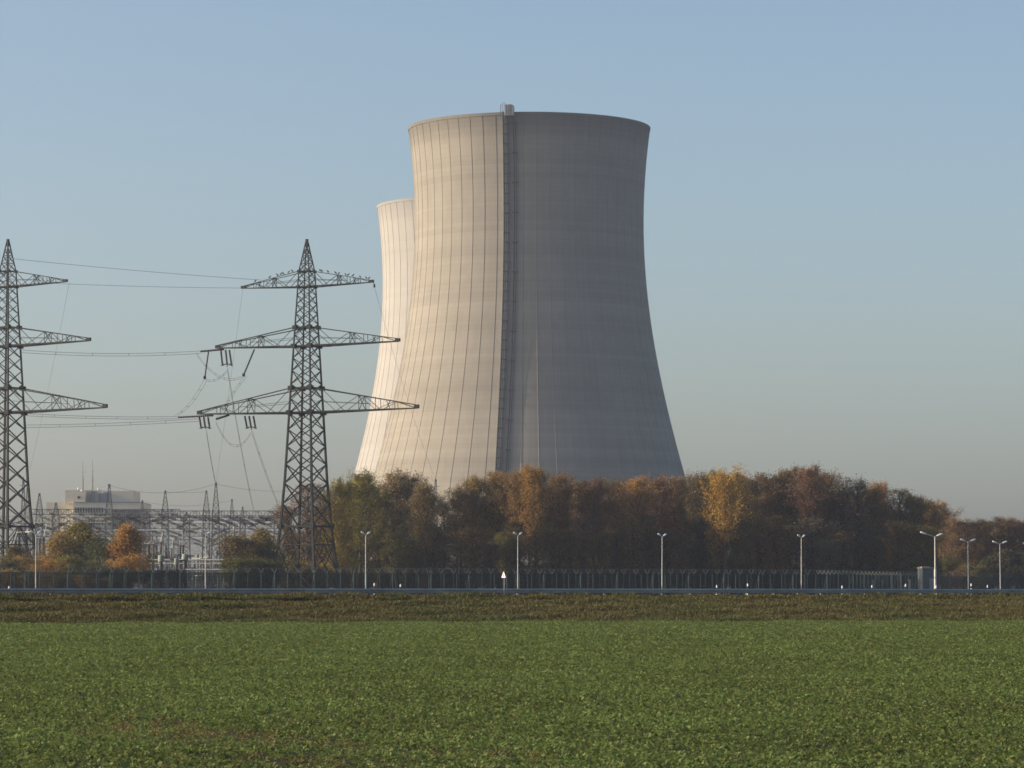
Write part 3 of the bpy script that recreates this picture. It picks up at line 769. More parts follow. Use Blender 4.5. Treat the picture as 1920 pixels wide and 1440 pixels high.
for i, (p, d) in enumerate(pts):
    if i > 98: break
    k = 1 if i % 3 == 0 else 0
    if not use[k]: o = pp[k]; use[k] = True
    else: o = pp[k].copy(); COL.objects.link(o); o.parent = fr
    o.location = (p.x - off.x, p.y - off.y, 0); o.rotation_euler = (0, 0, math.atan2(d.y, d.x)); NPOST = i
m = MB(); P3 = [Vector((p.x - off.x, p.y - off.y, FH - 0.02)) for p in (start, corner, end)]
m.bar(P3[0], P3[1], 0.07); m.bar(P3[1], P3[2], 0.07); m.build('top_rail', M['fencepost'], fr)
# rear fence with V shaped brackets and barbed wire
dn = Vector((-(corner - start).normalized().y, (corner - start).normalized().x))
s2 = start + dn * 5 + (corner - start).normalized() * (BAY * 0.5 + 1.2); c2 = corner + dn * 5 + Vector((-2, 0)); e2 = end + Vector((-6, 2))
rf = empty('barbed_wire_fence', (s2.x, s2.y, GZ), 0, 'rear security fence topped with V shaped barbed wire brackets', 'fence'); off2 = s2
VH = 3.3
mesh_panel('mesh_panel', [s2, c2, e2], 0.05, VH - 0.02, rf, off2)
m = MB(); m.box((0, 0, VH / 2), (0.09, 0.09, VH)); po = m.build('post', M['fencepost'], rf)
m = MB(); m.bar((0, 0, VH), (-0.05, -0.36, VH + 0.68), 0.065); m.bar((0, 0, VH), (0.05, 0.36, VH + 0.68), 0.065)
vo = m.build('bracket', M['vpost'], rf)
first = True; seq = walk([s2, c2, e2], BAY)
for i, (p, d) in enumerate(seq):
    if i > 98: break
    a, b = (po, vo) if first else (po.copy(), vo.copy())
    if not first:
        COL.objects.link(a); COL.objects.link(b); a.parent = rf; b.parent = rf
    first = False
    a.location = b.location = (p.x - off2.x, p.y - off2.y, 0)
    ang = math.atan2(d.y, d.x); a.rotation_euler = (0, 0, ang)
    b.rotation_euler = (0, 0, ang + R(62) if i < 78 else ang)
m = MB()
for lat, z in ((-0.36, 0.68), (0.36, 0.68), (0.0, 0.75), (-0.2, 0.38), (0.2, 0.38)):
    Q = []
    for p in (s2, c2, e2): Q.append(Vector((p.x - off2.x + dn.x * lat, p.y - off2.y + dn.y * lat, VH + z)))
    m.bar(Q[0], Q[1], 0.03); m.bar(Q[1], Q[2], 0.03)
m.build('barbed_wire', M['galdark'], rf)

# lamps
def lamp_proto():
    root = empty('street_lamp', (0, 0, 0), 0, 'x', 'street lamp', 'lamp posts along the fence')
    m = MB(); m.tube([(0, 0, 0), (0, 0, 4), (0, 0, 8.85)], [0.085, 0.068, 0.05], 10); m.tube([(0, 0, 0), (0, 0, 1.1)], [0.115, 0.11], 10); m.build('pole', M['lamp'], root, True, 40)
    for s in (-1, 1):
        m = MB(); m.tube([(0, 0, 8.8), (s * 0.3, 0, 8.95), (s * 0.5, 0, 9.03)], [0.05, 0.045, 0.045], 6); m.build('arm', M['lamp'], root)
        m = MB(); pts_ = [(s * (0.45 + 0.85 * t), 0, 9.0 + 0.32 * t) for t in (0, 0.15, 0.5, 0.85, 1)]
        m.tube(pts_, [0.05, 0.11, 0.15, 0.13, 0.05], 8); m.build('lamp_head', M['lamphead'], root, True)
    return root
lamps = [(68, 996, 66, 'lamp post with twin heads before the orange bushes left of the pale block'), (386, 997, 60, 'lamp post with twin heads in front of the breaker columns'), (686, 997.5, 64, 'lamp post with twin heads just right of the right pylon'),
         (971, 998.5, 62, 'lamp post with twin heads beside the triangular warning sign'), (1241, 1001, 60, 'lamp post with twin heads below the shaded cooling tower side'), (1502, 1003, 60, 'lamp post with twin heads right of the golden tree'),
         (1815, 1011, 12, 'lamp post with wide twin heads, next right of the corner lamp'), (1875, 1015, 12, 'fainter lamp post with wide twin heads, second from the right edge'), (1930, 1018.5, 12, 'lamp post cut off by the right edge')]
lp = None
for px, yt, rot, lab in lamps:
    if px < 1600:
        Z = 470.0
        for _ in range(12): x = at(px, HOR, Z).x; Z = fence_y(x) - 3.0
    else: Z = {1815: 545, 1875: 568, 1930: 590}[px]
    o = lp = lamp_proto() if lp is None else lp
    if o.get('label') != 'x': o = copy_tree(lp)
    t_ = at(px, yt, Z); o.location = (t_.x, Z, GZ); o['label'] = lab; o.rotation_euler = (R(rg.uniform(-.5, .5)), R(rg.uniform(-.5, .5)), R(rot))
    s_ = (t_.z - GZ) / 9.3; o.scale = (1, 1, s_)
Z = 518; t_ = at(1753, 1006, Z)
lo = empty('street_lamp', (t_.x, Z, GZ), R(8), 'thicker lamp post at the fence corner with one long arm reaching left', 'street lamp', 'lamp posts along the fence'); H = t_.z - GZ
m = MB(); m.tube([(0, 0, 0), (0, 0, H * 0.45), (0, 0, H * 0.46), (0, 0, H)], [0.19, 0.17, 0.11, 0.08], 10); m.build('pole', M['lamp'], lo, True, 40)
for s, ln, up in ((-1, 1.35, 0.38), (1, 0.25, 0.1)):
    m = MB(); m.tube([(0, 0, H - 0.05), (s * ln * 0.5, 0, H + up * 0.5), (s * (ln + 0.05), 0, H + up)], 0.055, 6); m.build('arm', M['lamp'], lo)
    m = MB(); m.tube([(s * (ln + 0.95 * t), 0, H + up + 0.32 * t) for t in (0, 0.15, 0.5, 0.85, 1)], [0.05, 0.11, 0.14, 0.12, 0.05], 8); m.build('lamp_head', M['lamphead'], lo, True)

# small gate house behind the fence corner
t_ = at(1738, 1066, 552); sh = empty('gate_house', (t_.x, 552, GZ), R(8), 'small grey blue hut behind the fence at the corner lamp', 'hut'); H = t_.z - GZ
m = MB(); m.box((0, 0, H / 2), (2.3, 3, H)); m.build('wall', M['shed'], sh)
m = MB(); m.box((0, 0, H + 0.1), (2.5, 3.2, 0.15)); m.box((-0.4, 0, H + 0.25), (1.3, 1.4, 0.2)); m.build('roof', M['column'], sh)
m = MB(); m.box((0.5, -1.53, H * 0.33), (1.0, 0.06, H * 0.62)); m.build('door', M['clad_blue'], sh)
gp = empty('gate', (at(1670, HOR, 545).x, 545, GZ), 0, 'pale gate posts and bars left of the small hut', 'gate')
for i in range(6):
    x = (-4.2 + i * 1.45); hgt = 2.6 + 0.9 * (i in (3, 4))
    m = MB(); m.box((x, 0, hgt / 2), (0.32 if i % 2 else 0.2, 0.2, hgt)); m.build('post', M['column'], gp)

# ------------------------------------------------------------------ guardrail, marker posts, sign
path = [Vector((x, rail_y(x))) for x in np.linspace(at(-30, HOR, 198).x, at(1960, HOR, 249).x, 60)]
o0 = path[0]; gr = empty('guardrail', (o0.x, o0.y, CREST), 0, 'long grey steel crash barrier along the top of the grassy bank', 'guardrail')
prof = [(0.0, 0.30), (0.035, 0.32), (0.07, 0.37), (0.07, 0.41), (0.015, 0.455), (0.07, 0.50), (0.07, 0.54), (0.035, 0.59), (0.0, 0.61)]
m = MB(); vs = []; fs = []; n = len(prof)
for i, p in enumerate(path):
    d = (path[min(i + 1, len(path) - 1)] - path[max(i - 1, 0)]).normalized(); nn = Vector((d.y, -d.x))
    for o_, z in prof: vs.append((p.x - o0.x + nn.x * (o_ + 0.08), p.y - o0.y + nn.y * (o_ + 0.08), z))
    for o_, z in prof[::-1]: vs.append((p.x - o0.x + nn.x * (o_ + 0.068), p.y - o0.y + nn.y * (o_ + 0.068), z))
N2 = 2 * n
for i in range(len(path) - 1):
    for k in range(N2): k2 = (k + 1) % N2; fs.append((i*N2 + k, (i + 1)*N2 + k, (i + 1)*N2 + k2, i*N2 + k2))
m.add(vs, fs); m.build('beam', M['rail'], gr)
first = None
for p, d in walk(path, 2.1):
    if first is None:
        m = MB(); m.box((0, 0, 0.1), (0.06, 0.09, 0.9)); first = o = m.build('post', M['gal'], gr)
    else: o = first.copy(); COL.objects.link(o); o.parent = gr
    o.location = (p.x - o0.x, p.y - o0.y, 0); o.rotation_euler = (0, 0, math.atan2(d.y, d.x))

mk_ = [(17, 1099, 0, 'leftmost white roadside marker post, by the left pylon'), (702, 1093, 0, 'white marker post just right of the lamp near the right pylon'), (751, 1095, 0.0, 'white marker post second from the lamp near the right pylon'),
       (1344, 1097, 0, 'white marker post left of a taller one, under the golden tree'), (1402, 1094, 0, 'white marker post with black band just right of the golden tree'),
       (1579, 1098, 0, 'dim marker post between the two lamps left of the hut'), (1635, 1097, 0, 'short white marker post left of the gate posts'), (1698, 1095, 0, 'white marker post with black band left of the hut'), (1755, 1098, 0, 'short white marker post at the foot of the corner lamp'),
       (1821, 1094, 0, 'brightest white marker post, just right of the foot of the lamp past the corner'), (1854, 1097, 0, 'tilted white marker post near the right edge')]
mpr = None
for px, yt, _, lab in mk_:
    Y = 225.0
    for __ in range(10): x = at(px, HOR, Y).x; Y = rail_y(x) + (11.0 if px not in (702, 1402, 1698, 1821) else 2.0)
    t_ = at(px, yt, Y)
    if mpr is None:
        mpr = o = empty('marker_post', (0, 0, 0), 0, lab, 'marker post', 'white roadside marker posts')
        m = MB(); m.lathe((0, 0, 0), [(0.048, 0), (0.048, 0.98), (0.03, 1.05)], 8); m.build('body', M['white'], o, True, 30)
        m = MB(); m.lathe((0, 0, 0.70), [(0.051, 0), (0.051, 0.17)], 8); m.build('band', M['black'], o)
    else: o = copy_tree(mpr)
    o.location = (t_.x, Y, t_.z - 1.05); o['label'] = lab
    if px == 1854: o.rotation_euler = (0, R(-6), 0)
# warning sign
Y = 220.0
for __ in range(10): x = at(944, HOR, Y).x; Y = rail_y(x) - 0.35
a_ = at(944.3, 1070.5, Y); b_ = at(944.3, 1083.5, Y)
ws = empty('warning_sign', (a_.x, Y, CREST - 0.1), R(-50), 'small white triangular warning sign on a thin post at the guardrail', 'sign')
hz = a_.z - (CREST - 0.1); hb_ = b_.z - (CREST - 0.1)
m = MB(); m.tube([(0, 0.05, 0), (0, 0.05, hz - 0.12)], 0.024, 8); m.build('pole', M['gal'], ws)
def tri(w, z0, z1, y, th):
    mm = MB(); v = [(-w/2, y, z0), (w/2, y, z0), (0, y, z1)]; v += [(x, y + th, z) for x, _, z in v]
    mm.add(v, [(0, 1, 2), (5, 4, 3), (0, 3, 4, 1), (1, 4, 5, 2), (2, 5, 3, 0)]); return mm
m = tri(0.46, hb_, hz, 0.0, 0.02); m.build('border', plain('sign_red', (0.55, 0.08, 0.05), 0.5), ws)
m = tri(0.40, hb_ + 0.015, hz - 0.035, -0.006, 0.003); m.build('face', M['white'], ws)
m = MB(); m.bar((0.03, -0.012, hb_ + 0.20), (-0.02, -0.012, hb_ + 0.12), 0.03); m.bar((-0.02, -0.012, hb_ + 0.12), (0.035, -0.012, hb_ + 0.06), 0.03); m.build('symbol', M['black'], ws)

# ------------------------------------------------------------------ trees
def leaves(cent, size, rng, aspect=0.7, up=0.0):
    n = len(cent)
    a = rng.normal(size=(n, 3)); a[:, 2] *= 0.8; a /= np.linalg.norm(a, axis=1)[:, None]
    b = rng.normal(size=(n, 3)); b -= (b * a).sum(1)[:, None] * a; b /= np.linalg.norm(b, axis=1)[:, None]
    c = np.cross(a, b); s = size[:, None] if hasattr(size, '__len__') else size
    l = a * s; w = b * s * aspect * 0.5; f = c * s * 0.18
    v = np.stack([cent - l * 0.5, cent + w + f, cent + l * 0.5, cent - w + f], 1).reshape(-1, 3)
    q = np.arange(n * 4).reshape(-1, 4); return v, q
def tree_proto(seed, H, Rr, cb, nl, ns, ntw, nleaf, lsz, up=0.9, spread=0.5, trunkr=0.016, shape='oval', stems=1):
    """returns trunk MB, twig MB, leaf arrays"""
    rng = np.random.default_rng(seed); tr = MB(); tw_ = MB(); cents = []
    for st in range(stems):
        th = H * (0.93 if st == 0 else rng.uniform(0.7, 0.9))
        ang = rng.uniform(0, 6.28); lean = (0.0 if stems == 1 else Rr * 0.5)
        npt = 9; path_ = []; ox = oy = 0.0
        for i in range(npt):
            t = i / (npt - 1); ox += rng.normal() * 0.012 * H / npt * 3; oy += rng.normal() * 0.012 * H / npt * 3
            path_.append(Vector((ox + lean * t * math.cos(ang), oy + lean * t * math.sin(ang), th * t)))
        r0 = H * trunkr / math.sqrt(stems)
        tr.tube(path_, [r0 * (1.25 if i == 0 else 1) * (1 - 0.88 * i / (npt - 1)) for i in range(npt)], 7)
        def trunk_at(z):
            t = min(max(z / th, 0), 1) * (npt - 1); i = min(int(t), npt - 2); return path_[i].lerp(path_[i + 1], t - i)
        n_l = max(4, int(nl / stems)); az = rng.uniform(0, 6.28)
        for i in range(n_l):
            u = (i + rng.uniform(0.1, 0.9)) / n_l; z0 = th * (cb + (0.97 - cb) * u); az += 2.4 + rng.normal() * 0.4
            if shape == 'oval': env = 0.45 + 0.75 * math.sin(math.pi * min(1, 0.2 + 0.72 * u)) if u < 0.8 else 0.75 - (u - 0.8) * 1.5
            elif shape == 'broom': env = 0.35 + 0.7 * u if u < 0.7 else 0.85 - (u - 0.7) * 1.2
            elif shape == 'dome': env = 0.55 + 0.55 * min(1, u / 0.35) if u < 0.5 else 1.1 - (u - 0.5) ** 2 * 3.2
            else: env = 1.15 - 1.0 * u
            L = Rr * env * rng.uniform(0.75, 1.25) * (1.15 if up > 0.8 else 1.0)
            el = math.atan(up * rng.uniform(0.6, 1.4)); d = Vector((math.cos(az) * math.cos(el), math.sin(az) * math.cos(el), math.sin(el)))
            p = trunk_at(z0); pts_ = [p]
            for k in range(4):
                d = (d + Vector((0, 0, 0.16)) + Vector(tuple(rng.normal(size=3) * 0.10))).normalized(); p = p + d * L / 4; pts_.append(p)
            lr = r0 * 0.34 * (1 - 0.6 * u)
            tr.tube(pts_, [lr, lr * 0.8, lr * 0.6, lr * 0.4, lr * 0.18], 5, cap=False)
            for j in range(ns):
                t = rng.uniform(0.25, 1.0) * 4; k = min(int(t), 3); q = pts_[k].lerp(pts_[k + 1], t - k)
                dd = ((pts_[k + 1] - pts_[k]).normalized() * 0.7 + Vector(tuple(rng.normal(size=3) * spread)) + Vector((0, 0, 0.3))).normalized()
                L2 = L * rng.uniform(0.25, 0.5); q2 = q + dd * L2
                tw_.tube([q, q.lerp(q2, 0.5) + Vector(tuple(rng.normal(size=3) * 0.05 * L2)), q2], [lr * 0.32, lr * 0.22, lr * 0.12], 3, cap=False)
                for m_ in range(ntw):
                    a0 = q.lerp(q2, rng.uniform(0.2, 1.0)); d3 = (dd * 0.6 + Vector(tuple(rng.normal(size=3) * 0.55)) + Vector((0, 0, 0.35))).normalized()
                    L3 = L * rng.uniform(0.12, 0.3); a1 = a0 + d3 * L3
                    tw_.tube([a0, a1], [max(lr * 0.14, 0.014), 0.008], 3, cap=False)
                    for _ in range(nleaf):
                        t3 = rng.uniform(0.1, 1.05); c = a0.lerp(a1, t3); e = rng.normal(size=3) * (lsz * 0.6 + 0.18); cents.append((c.x + e[0], c.y + e[1], c.z + e[2]))
    cents = np.array(cents); keep = cents[:, 2] > 0.15; cents = cents[keep]
    sz = lsz * rng.uniform(0.6, 1.35, len(cents)); v, q = leaves(cents, sz, rng)
    rnd = np.clip(rng.normal(0.5, 0.22, len(cents)), 0, 1)
    return tr, tw_, v, q, rnd
PROTO = {}
def make_proto(kind, variants):
    PROTO[kind] = []
    for i, kw in enumerate(variants):
        tr, tw_, v, q, rnd = tree_proto(**kw)
        def mesh_of(mb, nm, mat):
            me = bpy.data.meshes.new(nm); me.from_pydata(mb.v, [], mb.f); me.update(); me.materials.append(mat); me.polygons.foreach_set('use_smooth', [True] * len(me.polygons)); return me
        a = mesh_of(tr, 'trunk', M['bark']); b = mesh_of(tw_, 'twigs', M['twig'])
        o = mesh_np('crown', v, q, M['leaf'], {'rnd': rnd}); me = o.data; bpy.data.objects.remove(o)
        r_ = np.quantile(np.hypot(v[:, 0], v[:, 1]), 0.93)
        PROTO[kind].append((a, b, me, float(np.quantile(v[:, 2], 0.996)), float(r_)))
make_proto('thin', [dict(seed=101 + i, H=20, Rr=3.1, cb=0.36, nl=44, ns=8, ntw=7, nleaf=6, lsz=0.185, up=1.25, shape='dome') for i in range(4)])
make_proto('bare', [dict(seed=201 + i, H=20, Rr=3.0, cb=0.25, nl=34, ns=7, ntw=7, nleaf=2, lsz=0.2, up=1.8, shape='broom') for i in range(3)])
make_proto('leafy', [dict(seed=301 + i, H=20, Rr=4.0, cb=0.12, nl=34, ns=7, ntw=6, nleaf=11, lsz=0.24, up=0.9, shape='oval') for i in range(3)])
make_proto('ovate', [dict(seed=351 + i, H=20, Rr=4.0, cb=0.36, nl=38, ns=7, ntw=6, nleaf=10, lsz=0.24, up=0.9, shape='oval') for i in range(2)])
make_proto('shrub', [dict(seed=401 + i, H=9, Rr=3.0, cb=0.04, nl=38, ns=7, ntw=6, nleaf=7, lsz=0.22, up=1.0, shape='cone', stems=1, trunkr=0.014) for i in range(3)])
make_proto('round', [dict(seed=501 + i, H=9, Rr=3.2, cb=0.04, nl=30, ns=7, ntw=6, nleaf=9, lsz=0.23, up=0.7, shape='oval', stems=2, trunkr=0.016) for i in range(2)])
CLR = {k: tuple(x * 1.8 for x in v) for k, v in {'brown': (0.128, 0.090, 0.036), 'redbrown': (0.135, 0.082, 0.036), 'orange': (0.25, 0.135, 0.028), 'gold': (0.25, 0.145, 0.026), 'olive': (0.115, 0.096, 0.028),
       'green': (0.066, 0.064, 0.016), 'pink': (0.165, 0.115, 0.064), 'grey': (0.11, 0.094, 0.060), 'rust': (0.18, 0.112, 0.034), 'mossy': (0.085, 0.066, 0.024), 'dark': (0.045, 0.048, 0.02), 'goldgreen': (0.19, 0.145, 0.03), 'pale': (0.28, 0.175, 0.08)}.items()}
tr_rng = random.Random(3)
def plant(kind, px, topy, wpx, Z, clr, label, name='tree', cat='tree', group=None, vary=0.15):
    a, b, me, h, r_ = tr_rng.choice(PROTO[kind]); t_ = at(px, topy, Z); H = t_.z - GZ
    root = empty(name, (t_.x, Z, GZ), tr_rng.uniform(0, 6.28), label, cat, group)
    if kind in ('shrub', 'round'): wpx = wpx * 1.35
    elif kind in ('thin', 'bare'): wpx = wpx * 1.18
    elif kind in ('leafy', 'ovate'): wpx = wpx * 1.1
    sx = (wpx / 2 * Z / F) / r_; sz = H / h; root.scale = (sx, sx, sz)
    base = CLR[clr]; k = 1 + tr_rng.uniform(-vary, vary) * (1.7 if kind == 'thin' else 1)
    for nm, md in (('trunk', a), ('branches', b), ('crown', me)):
        o = bpy.data.objects.new(nm, md); COL.objects.link(o); o.parent = root
        if nm == 'crown': o.color = (base[0] * k * (1 + tr_rng.uniform(-.12, .1)), base[1] * k * tr_rng.uniform(0.92, 1.07), base[2] * k, 1)
    return root
WOOD = 'trees of the autumn wood behind the fences'
sky_trees = [  # px, top y, width, Z, kind, colour, label
 (540, 938, 44, 585, 'bare', 'pink', 'pinkish brown tree behind the left legs of the right pylon'), (573, 906, 50, 580, 'bare', 'pink', 'tall pinkish tree seen through the right pylon'), (607, 910, 44, 590, 'bare', 'brown', 'brown tree at the right legs of the right pylon'),
 (642, 893, 56, 572, 'leafy', 'goldgreen', 'yellow green leafy tree just right of the right pylon'), (675, 884, 58, 580, 'thin', 'goldgreen', 'loose golden green tree top in front of the pale far tower'), (708, 926, 96, 562, 'leafy', 'green', 'big dark green leafy tree right of the pylon, lower than its neighbours'),
 (737, 883, 62, 590, 'thin', 'pink', 'pinkish brown tree top against the lit left foot of the near tower'), (771, 890, 56, 588, 'thin', 'redbrown', 'reddish brown tree left of the slim lattice mast'), (800, 906, 48, 580, 'thin', 'brown', 'brown tree right below the slim lattice mast'),
 (833, 938, 34, 600, 'bare', 'grey', 'thin nearly bare tree in the gap of the wood under the near tower'), (862, 918, 50, 585, 'thin', 'brown', 'brown tree on the right rim of the gap in the wood'), (893, 894, 60, 588, 'thin', 'rust', 'rust brown tree below the lit ribs of the near tower'),
 (935, 886, 64, 590, 'thin', 'rust', 'rust brown tree at the foot of the tower ladder'), (974, 880, 52, 594, 'thin', 'rust', 'rusty tree just right of the tower ladder'), (1007, 874, 60, 586, 'thin', 'orange', 'orange topped tree, tallest in front of the shaded tower side'),
 (1046, 888, 54, 590, 'thin', 'rust', 'rusty tree right of the tallest orange topped one'), (1082, 902, 48, 596, 'thin', 'brown', 'brown tree in the dip right of the orange top'), (1113, 898, 58, 588, 'thin', 'redbrown', 'first of the even reddish crowns below the dark tower side'),
 (1150, 899, 54, 594, 'thin', 'redbrown', 'second of the even reddish crowns below the dark tower side'), (1190, 894, 58, 588, 'thin', 'rust', 'third, rustier, of the even crowns below the dark tower side'), (1230, 894, 56, 594, 'thin', 'redbrown', 'reddish crown straight above the lamp under the shaded tower'),
 (1270, 894, 54, 588, 'thin', 'redbrown', 'reddish tree at the right foot of the near tower'), (1305, 887, 46, 598, 'thin', 'brown', 'brown tree behind the left side of the golden tree'), (1336, 884, 50, 600, 'thin', 'olive', 'olive brown tree close behind the golden tree'),
 (1358, 878, 74, 576, 'ovate', 'gold', 'bright golden leafy tree, the yellowest of the wood'), (1403, 893, 50, 592, 'thin', 'brown', 'brown tree close right of the golden tree'), (1438, 888, 58, 590, 'thin', 'redbrown', 'reddish tree second to the right of the golden tree'),
 (1475, 877, 56, 590, 'thin', 'brown', 'tall twiggy brown tree left above the lamp right of the golden tree'), (1511, 874, 60, 594, 'thin', 'redbrown', 'tallest reddish brown tree of the right wood'), (1546, 884, 56, 590, 'thin', 'brown', 'brown twiggy tree right of the tallest right wood tree'),
 (1580, 897, 50, 596, 'bare', 'grey', 'bare greyish tree where the right wood steps down'), (1610, 896, 48, 594, 'bare', 'grey', 'taller bare grey tree with open twigs'), (1636, 908, 46, 598, 'thin', 'brown', 'brown tree left of the small orange top in the right wood'),
 (1652, 905, 40, 606, 'thin', 'orange', 'small orange topped tree in the right wood'), (1684, 915, 46, 600, 'bare', 'grey', 'bare tree right of the small orange top'), (1713, 926, 50, 606, 'thin', 'brown', 'brown tree left of the pale orange tree'),
 (1740, 937, 48, 612, 'thin', 'rust', 'rusty tree behind the corner lamp'), (1764, 939, 46, 690, 'thin', 'pale', 'pale orange leafy tree at the right end of the high wood'), (1792, 972, 48, 680, 'thin', 'brown', 'low brown tree left above the lamp past the corner'),
 (1822, 977, 50, 690, 'thin', 'redbrown', 'low reddish tree above the lamp past the corner'), (1852, 975, 50, 690, 'thin', 'brown', 'low brown tree between the last two whole lamps'), (1882, 970, 52, 690, 'thin', 'redbrown', 'low reddish tree above the faint lamp near the right edge'),
 (1910, 975, 50, 690, 'thin', 'redbrown', 'low reddish tree almost at the right edge'), (1938, 982, 50, 690, 'thin', 'brown', 'low brown tree cut by the right edge')]
def wood_y(px, d):
    Y = 580.0
    for _ in range(10): Y = 497 + 0.6 * (fence_y(at(px, HOR, Y).x) - 497) + d
    return Y
wz = random.Random(17)
for px, ty, w_, Z, kd, cl, lb in sky_trees:
    if px < 1755: Z = wood_y(px, (72 if cl == 'gold' else 60 if cl == 'green' else 66 if cl == 'goldgreen' else 80) + (Z - 590) * 0.5 + (wz.uniform(-9, 9) if kd == 'thin' else 0))
    plant(kd, px, ty, w_, Z, cl, lb, group=WOOD)
# lower trees inside the wood, their tops below the skyline
lamp_names = [(68, 'left lamp'), (386, 'breaker lamp'), (686, 'lamp by the right pylon'), (971, 'lamp by the warning sign'), (1241, 'lamp below the shaded tower'), (1502, 'lamp right of the golden tree'), (1753, 'corner lamp'), (1815, 'lamp past the corner')]
iw = random.Random(8); fr_y = lambda px: float(np.interp(px, [520, 570, 650, 740, 800, 833, 870, 1000, 1090, 1280, 1370, 1500, 1620, 1720, 1770, 1800, 1940], [950, 915, 900, 895, 915, 965, 925, 890, 910, 905, 890, 885, 905, 935, 950, 985, 985]))
px = 615; n_in = 0
while px < 1950:
    if not 818 < px < 850:
        for row in range(2):
            x_ = px + iw.uniform(-10, 10) + row * 14; ty = fr_y(x_) + iw.uniform(12, 42) + row * 10; Z = wood_y(x_, 98 + row * 22) + iw.uniform(-6, 6)
            if x_ > 1750: Z = 712 + row * 20
            kd = iw.choice(['thin', 'thin', 'bare', 'thin']); cl = iw.choice(['brown', 'olive', 'brown', 'redbrown', 'olive', 'grey'])
            lb = 'dim brown tree inside the autumn wood, its top below the skyline'
            plant(kd, x_, ty, iw.uniform(46, 64), Z, cl, lb, group='trees inside the wood, tops below the skyline')
    px += 30
# young trees of the wood's edge; rust in their colours imitates sunlit orange patches
px = 660
while px < 1750:
    if not 815 < px < 852:
        plant(iw.choice(['bare', 'bare', 'thin', 'bare']), px, iw.uniform(962, 1012), iw.uniform(36, 54), wood_y(px, 70) + iw.uniform(-5, 5), iw.choice(['olive', 'brown', 'dark', 'rust', 'olive', 'grey']),
              'slender young tree in the shade below the crowns of the autumn wood', group='young trees at the edge of the wood')
    px += iw.uniform(26, 38)
# undergrowth at the wood's foot
px = 625; 
while px < 1945:
    if not 823 < px < 848 or iw.random() < 0.4:
        Z = (wood_y(px, 84) if px < 1755 else 660) + iw.uniform(-3, 8)
        plant(iw.choice(['shrub', 'round', 'shrub']), px, iw.uniform(1028, 1066), iw.uniform(38, 62), Z, iw.choice(['olive', 'dark', 'brown', 'dark', 'green']), 'dim shrub at the foot of the autumn wood behind the fences', 'shrub', 'shrub', 'shrubs at the foot of the wood')
    px += iw.uniform(22, 34)
LS = 'bushes and small trees before the switchyard'
for px, ty, w_, Z, kd, cl, lb in [
 (150, 981, 66, 520, 'shrub', 'olive', 'tall olive gold bush standing before the pale block'), (112, 1000, 60, 515, 'shrub', 'rust', 'brownish bush left beside the tall olive one'), (186, 1012, 80, 512, 'round', 'dark', 'dark green bush left of the orange tree'),
 (238, 986, 56, 510, 'shrub', 'orange', 'bright orange tree standing alone before the switchyard'), (30, 1026, 62, 512, 'shrub', 'mossy', 'olive bush between the legs of the left pylon'), (72, 1042, 66, 505, 'round', 'rust', 'low orange brown bush behind the left lamp'),
 (105, 1045, 60, 500, 'round', 'orange', 'low orange bush below the brownish one'), (8, 1050, 56, 498, 'round', 'dark', 'dark bush at the left edge'), (35, 1068, 66, 492, 'round', 'rust', 'low rust bush at the fence near the left edge'), (152, 1042, 66, 500, 'round', 'olive', 'low olive green bush below the tall olive one'),
 (205, 1060, 66, 494, 'round', 'dark', 'low dark bush at the fence left of the hedge'), (240, 1040, 60, 500, 'round', 'orange', 'golden low growth at the foot of the orange tree'), (115, 1076, 66, 488, 'round', 'olive', 'low olive bush close to the fence'), (170, 1078, 50, 486, 'round', 'rust', 'lowest rusty bush at the fence below the tall olive one'),
 (460, 1000, 68, 512, 'round', 'mossy', 'rounded dark brownish green bush left of the right pylon'), (490, 994, 52, 516, 'shrub', 'olive', 'taller olive bush right behind the rounded brownish green one'), (507, 1030, 44, 512, 'round', 'dark', 'dark bush touching the left leg of the right pylon'), (455, 1044, 64, 500, 'round', 'green', 'low green bush in front of the rounded brownish green one'), (487, 1048, 58, 501, 'round', 'dark', 'low dark bush right of the low green one, before the taller olive bush'),
 (548, 1046, 66, 552, 'round', 'goldgreen', 'golden bush between the legs of the right pylon'), (592, 1052, 66, 553, 'round', 'goldgreen', 'yellow green bush at the right legs of the right pylon'), (640, 1006, 60, 566, 'leafy', 'green', 'dark green small tree right beside the pylon'), (560, 1000, 60, 575, 'thin', 'olive', 'olive small tree seen through the pylon base'), (600, 985, 56, 578, 'thin', 'olive', 'olive tree seen through the right half of the pylon base')]:
    plant(kd, px, ty, w_, Z, cl, lb, 'bush' if kd in ('round', 'shrub') else 'tree', 'bush' if kd in ('round', 'shrub') else 'tree', LS)
# clipped hedge
hg = np.random.default_rng(4); a_ = at(268, 1069, 500); b_ = at(349, 1069, 500); n = 5200
cx_ = hg.uniform(a_.x, b_.x, n); cy_ = 500 + hg.uniform(-0.9, 0.9, n); top = a_.z - GZ; cz_ = GZ + top * np.sqrt(hg.uniform(0.0, 1.0, n)) + hg.normal(0, 0.07, n)
v, q = leaves(np.stack([cx_, cy_, cz_], 1), 0.2 * hg.uniform(0.6, 1.3, n), hg)
hroot = empty('hedge', ((a_.x + b_.x) / 2, 500, GZ), 0, 'dark clipped hedge with a reddish top, below the busbar tubes', 'hedge')
v = v - np.array([(a_.x + b_.x) / 2, 500, GZ])
o = mesh_np('foliage', v, q, M['leaf'], {'rnd': np.clip(hg.normal(.5, .2, n), 0, 1)}, hroot); o.color = (0.055, 0.035, 0.022, 1)
m = MB()
for k in range(9):
    x = -(b_.x - a_.x) / 2 + (k + 0.5) * (b_.x - a_.x) / 9; m.tube([(x, 0, 0), (x + 0.1, 0.1, top * 0.8)], [0.08, 0.03], 5)
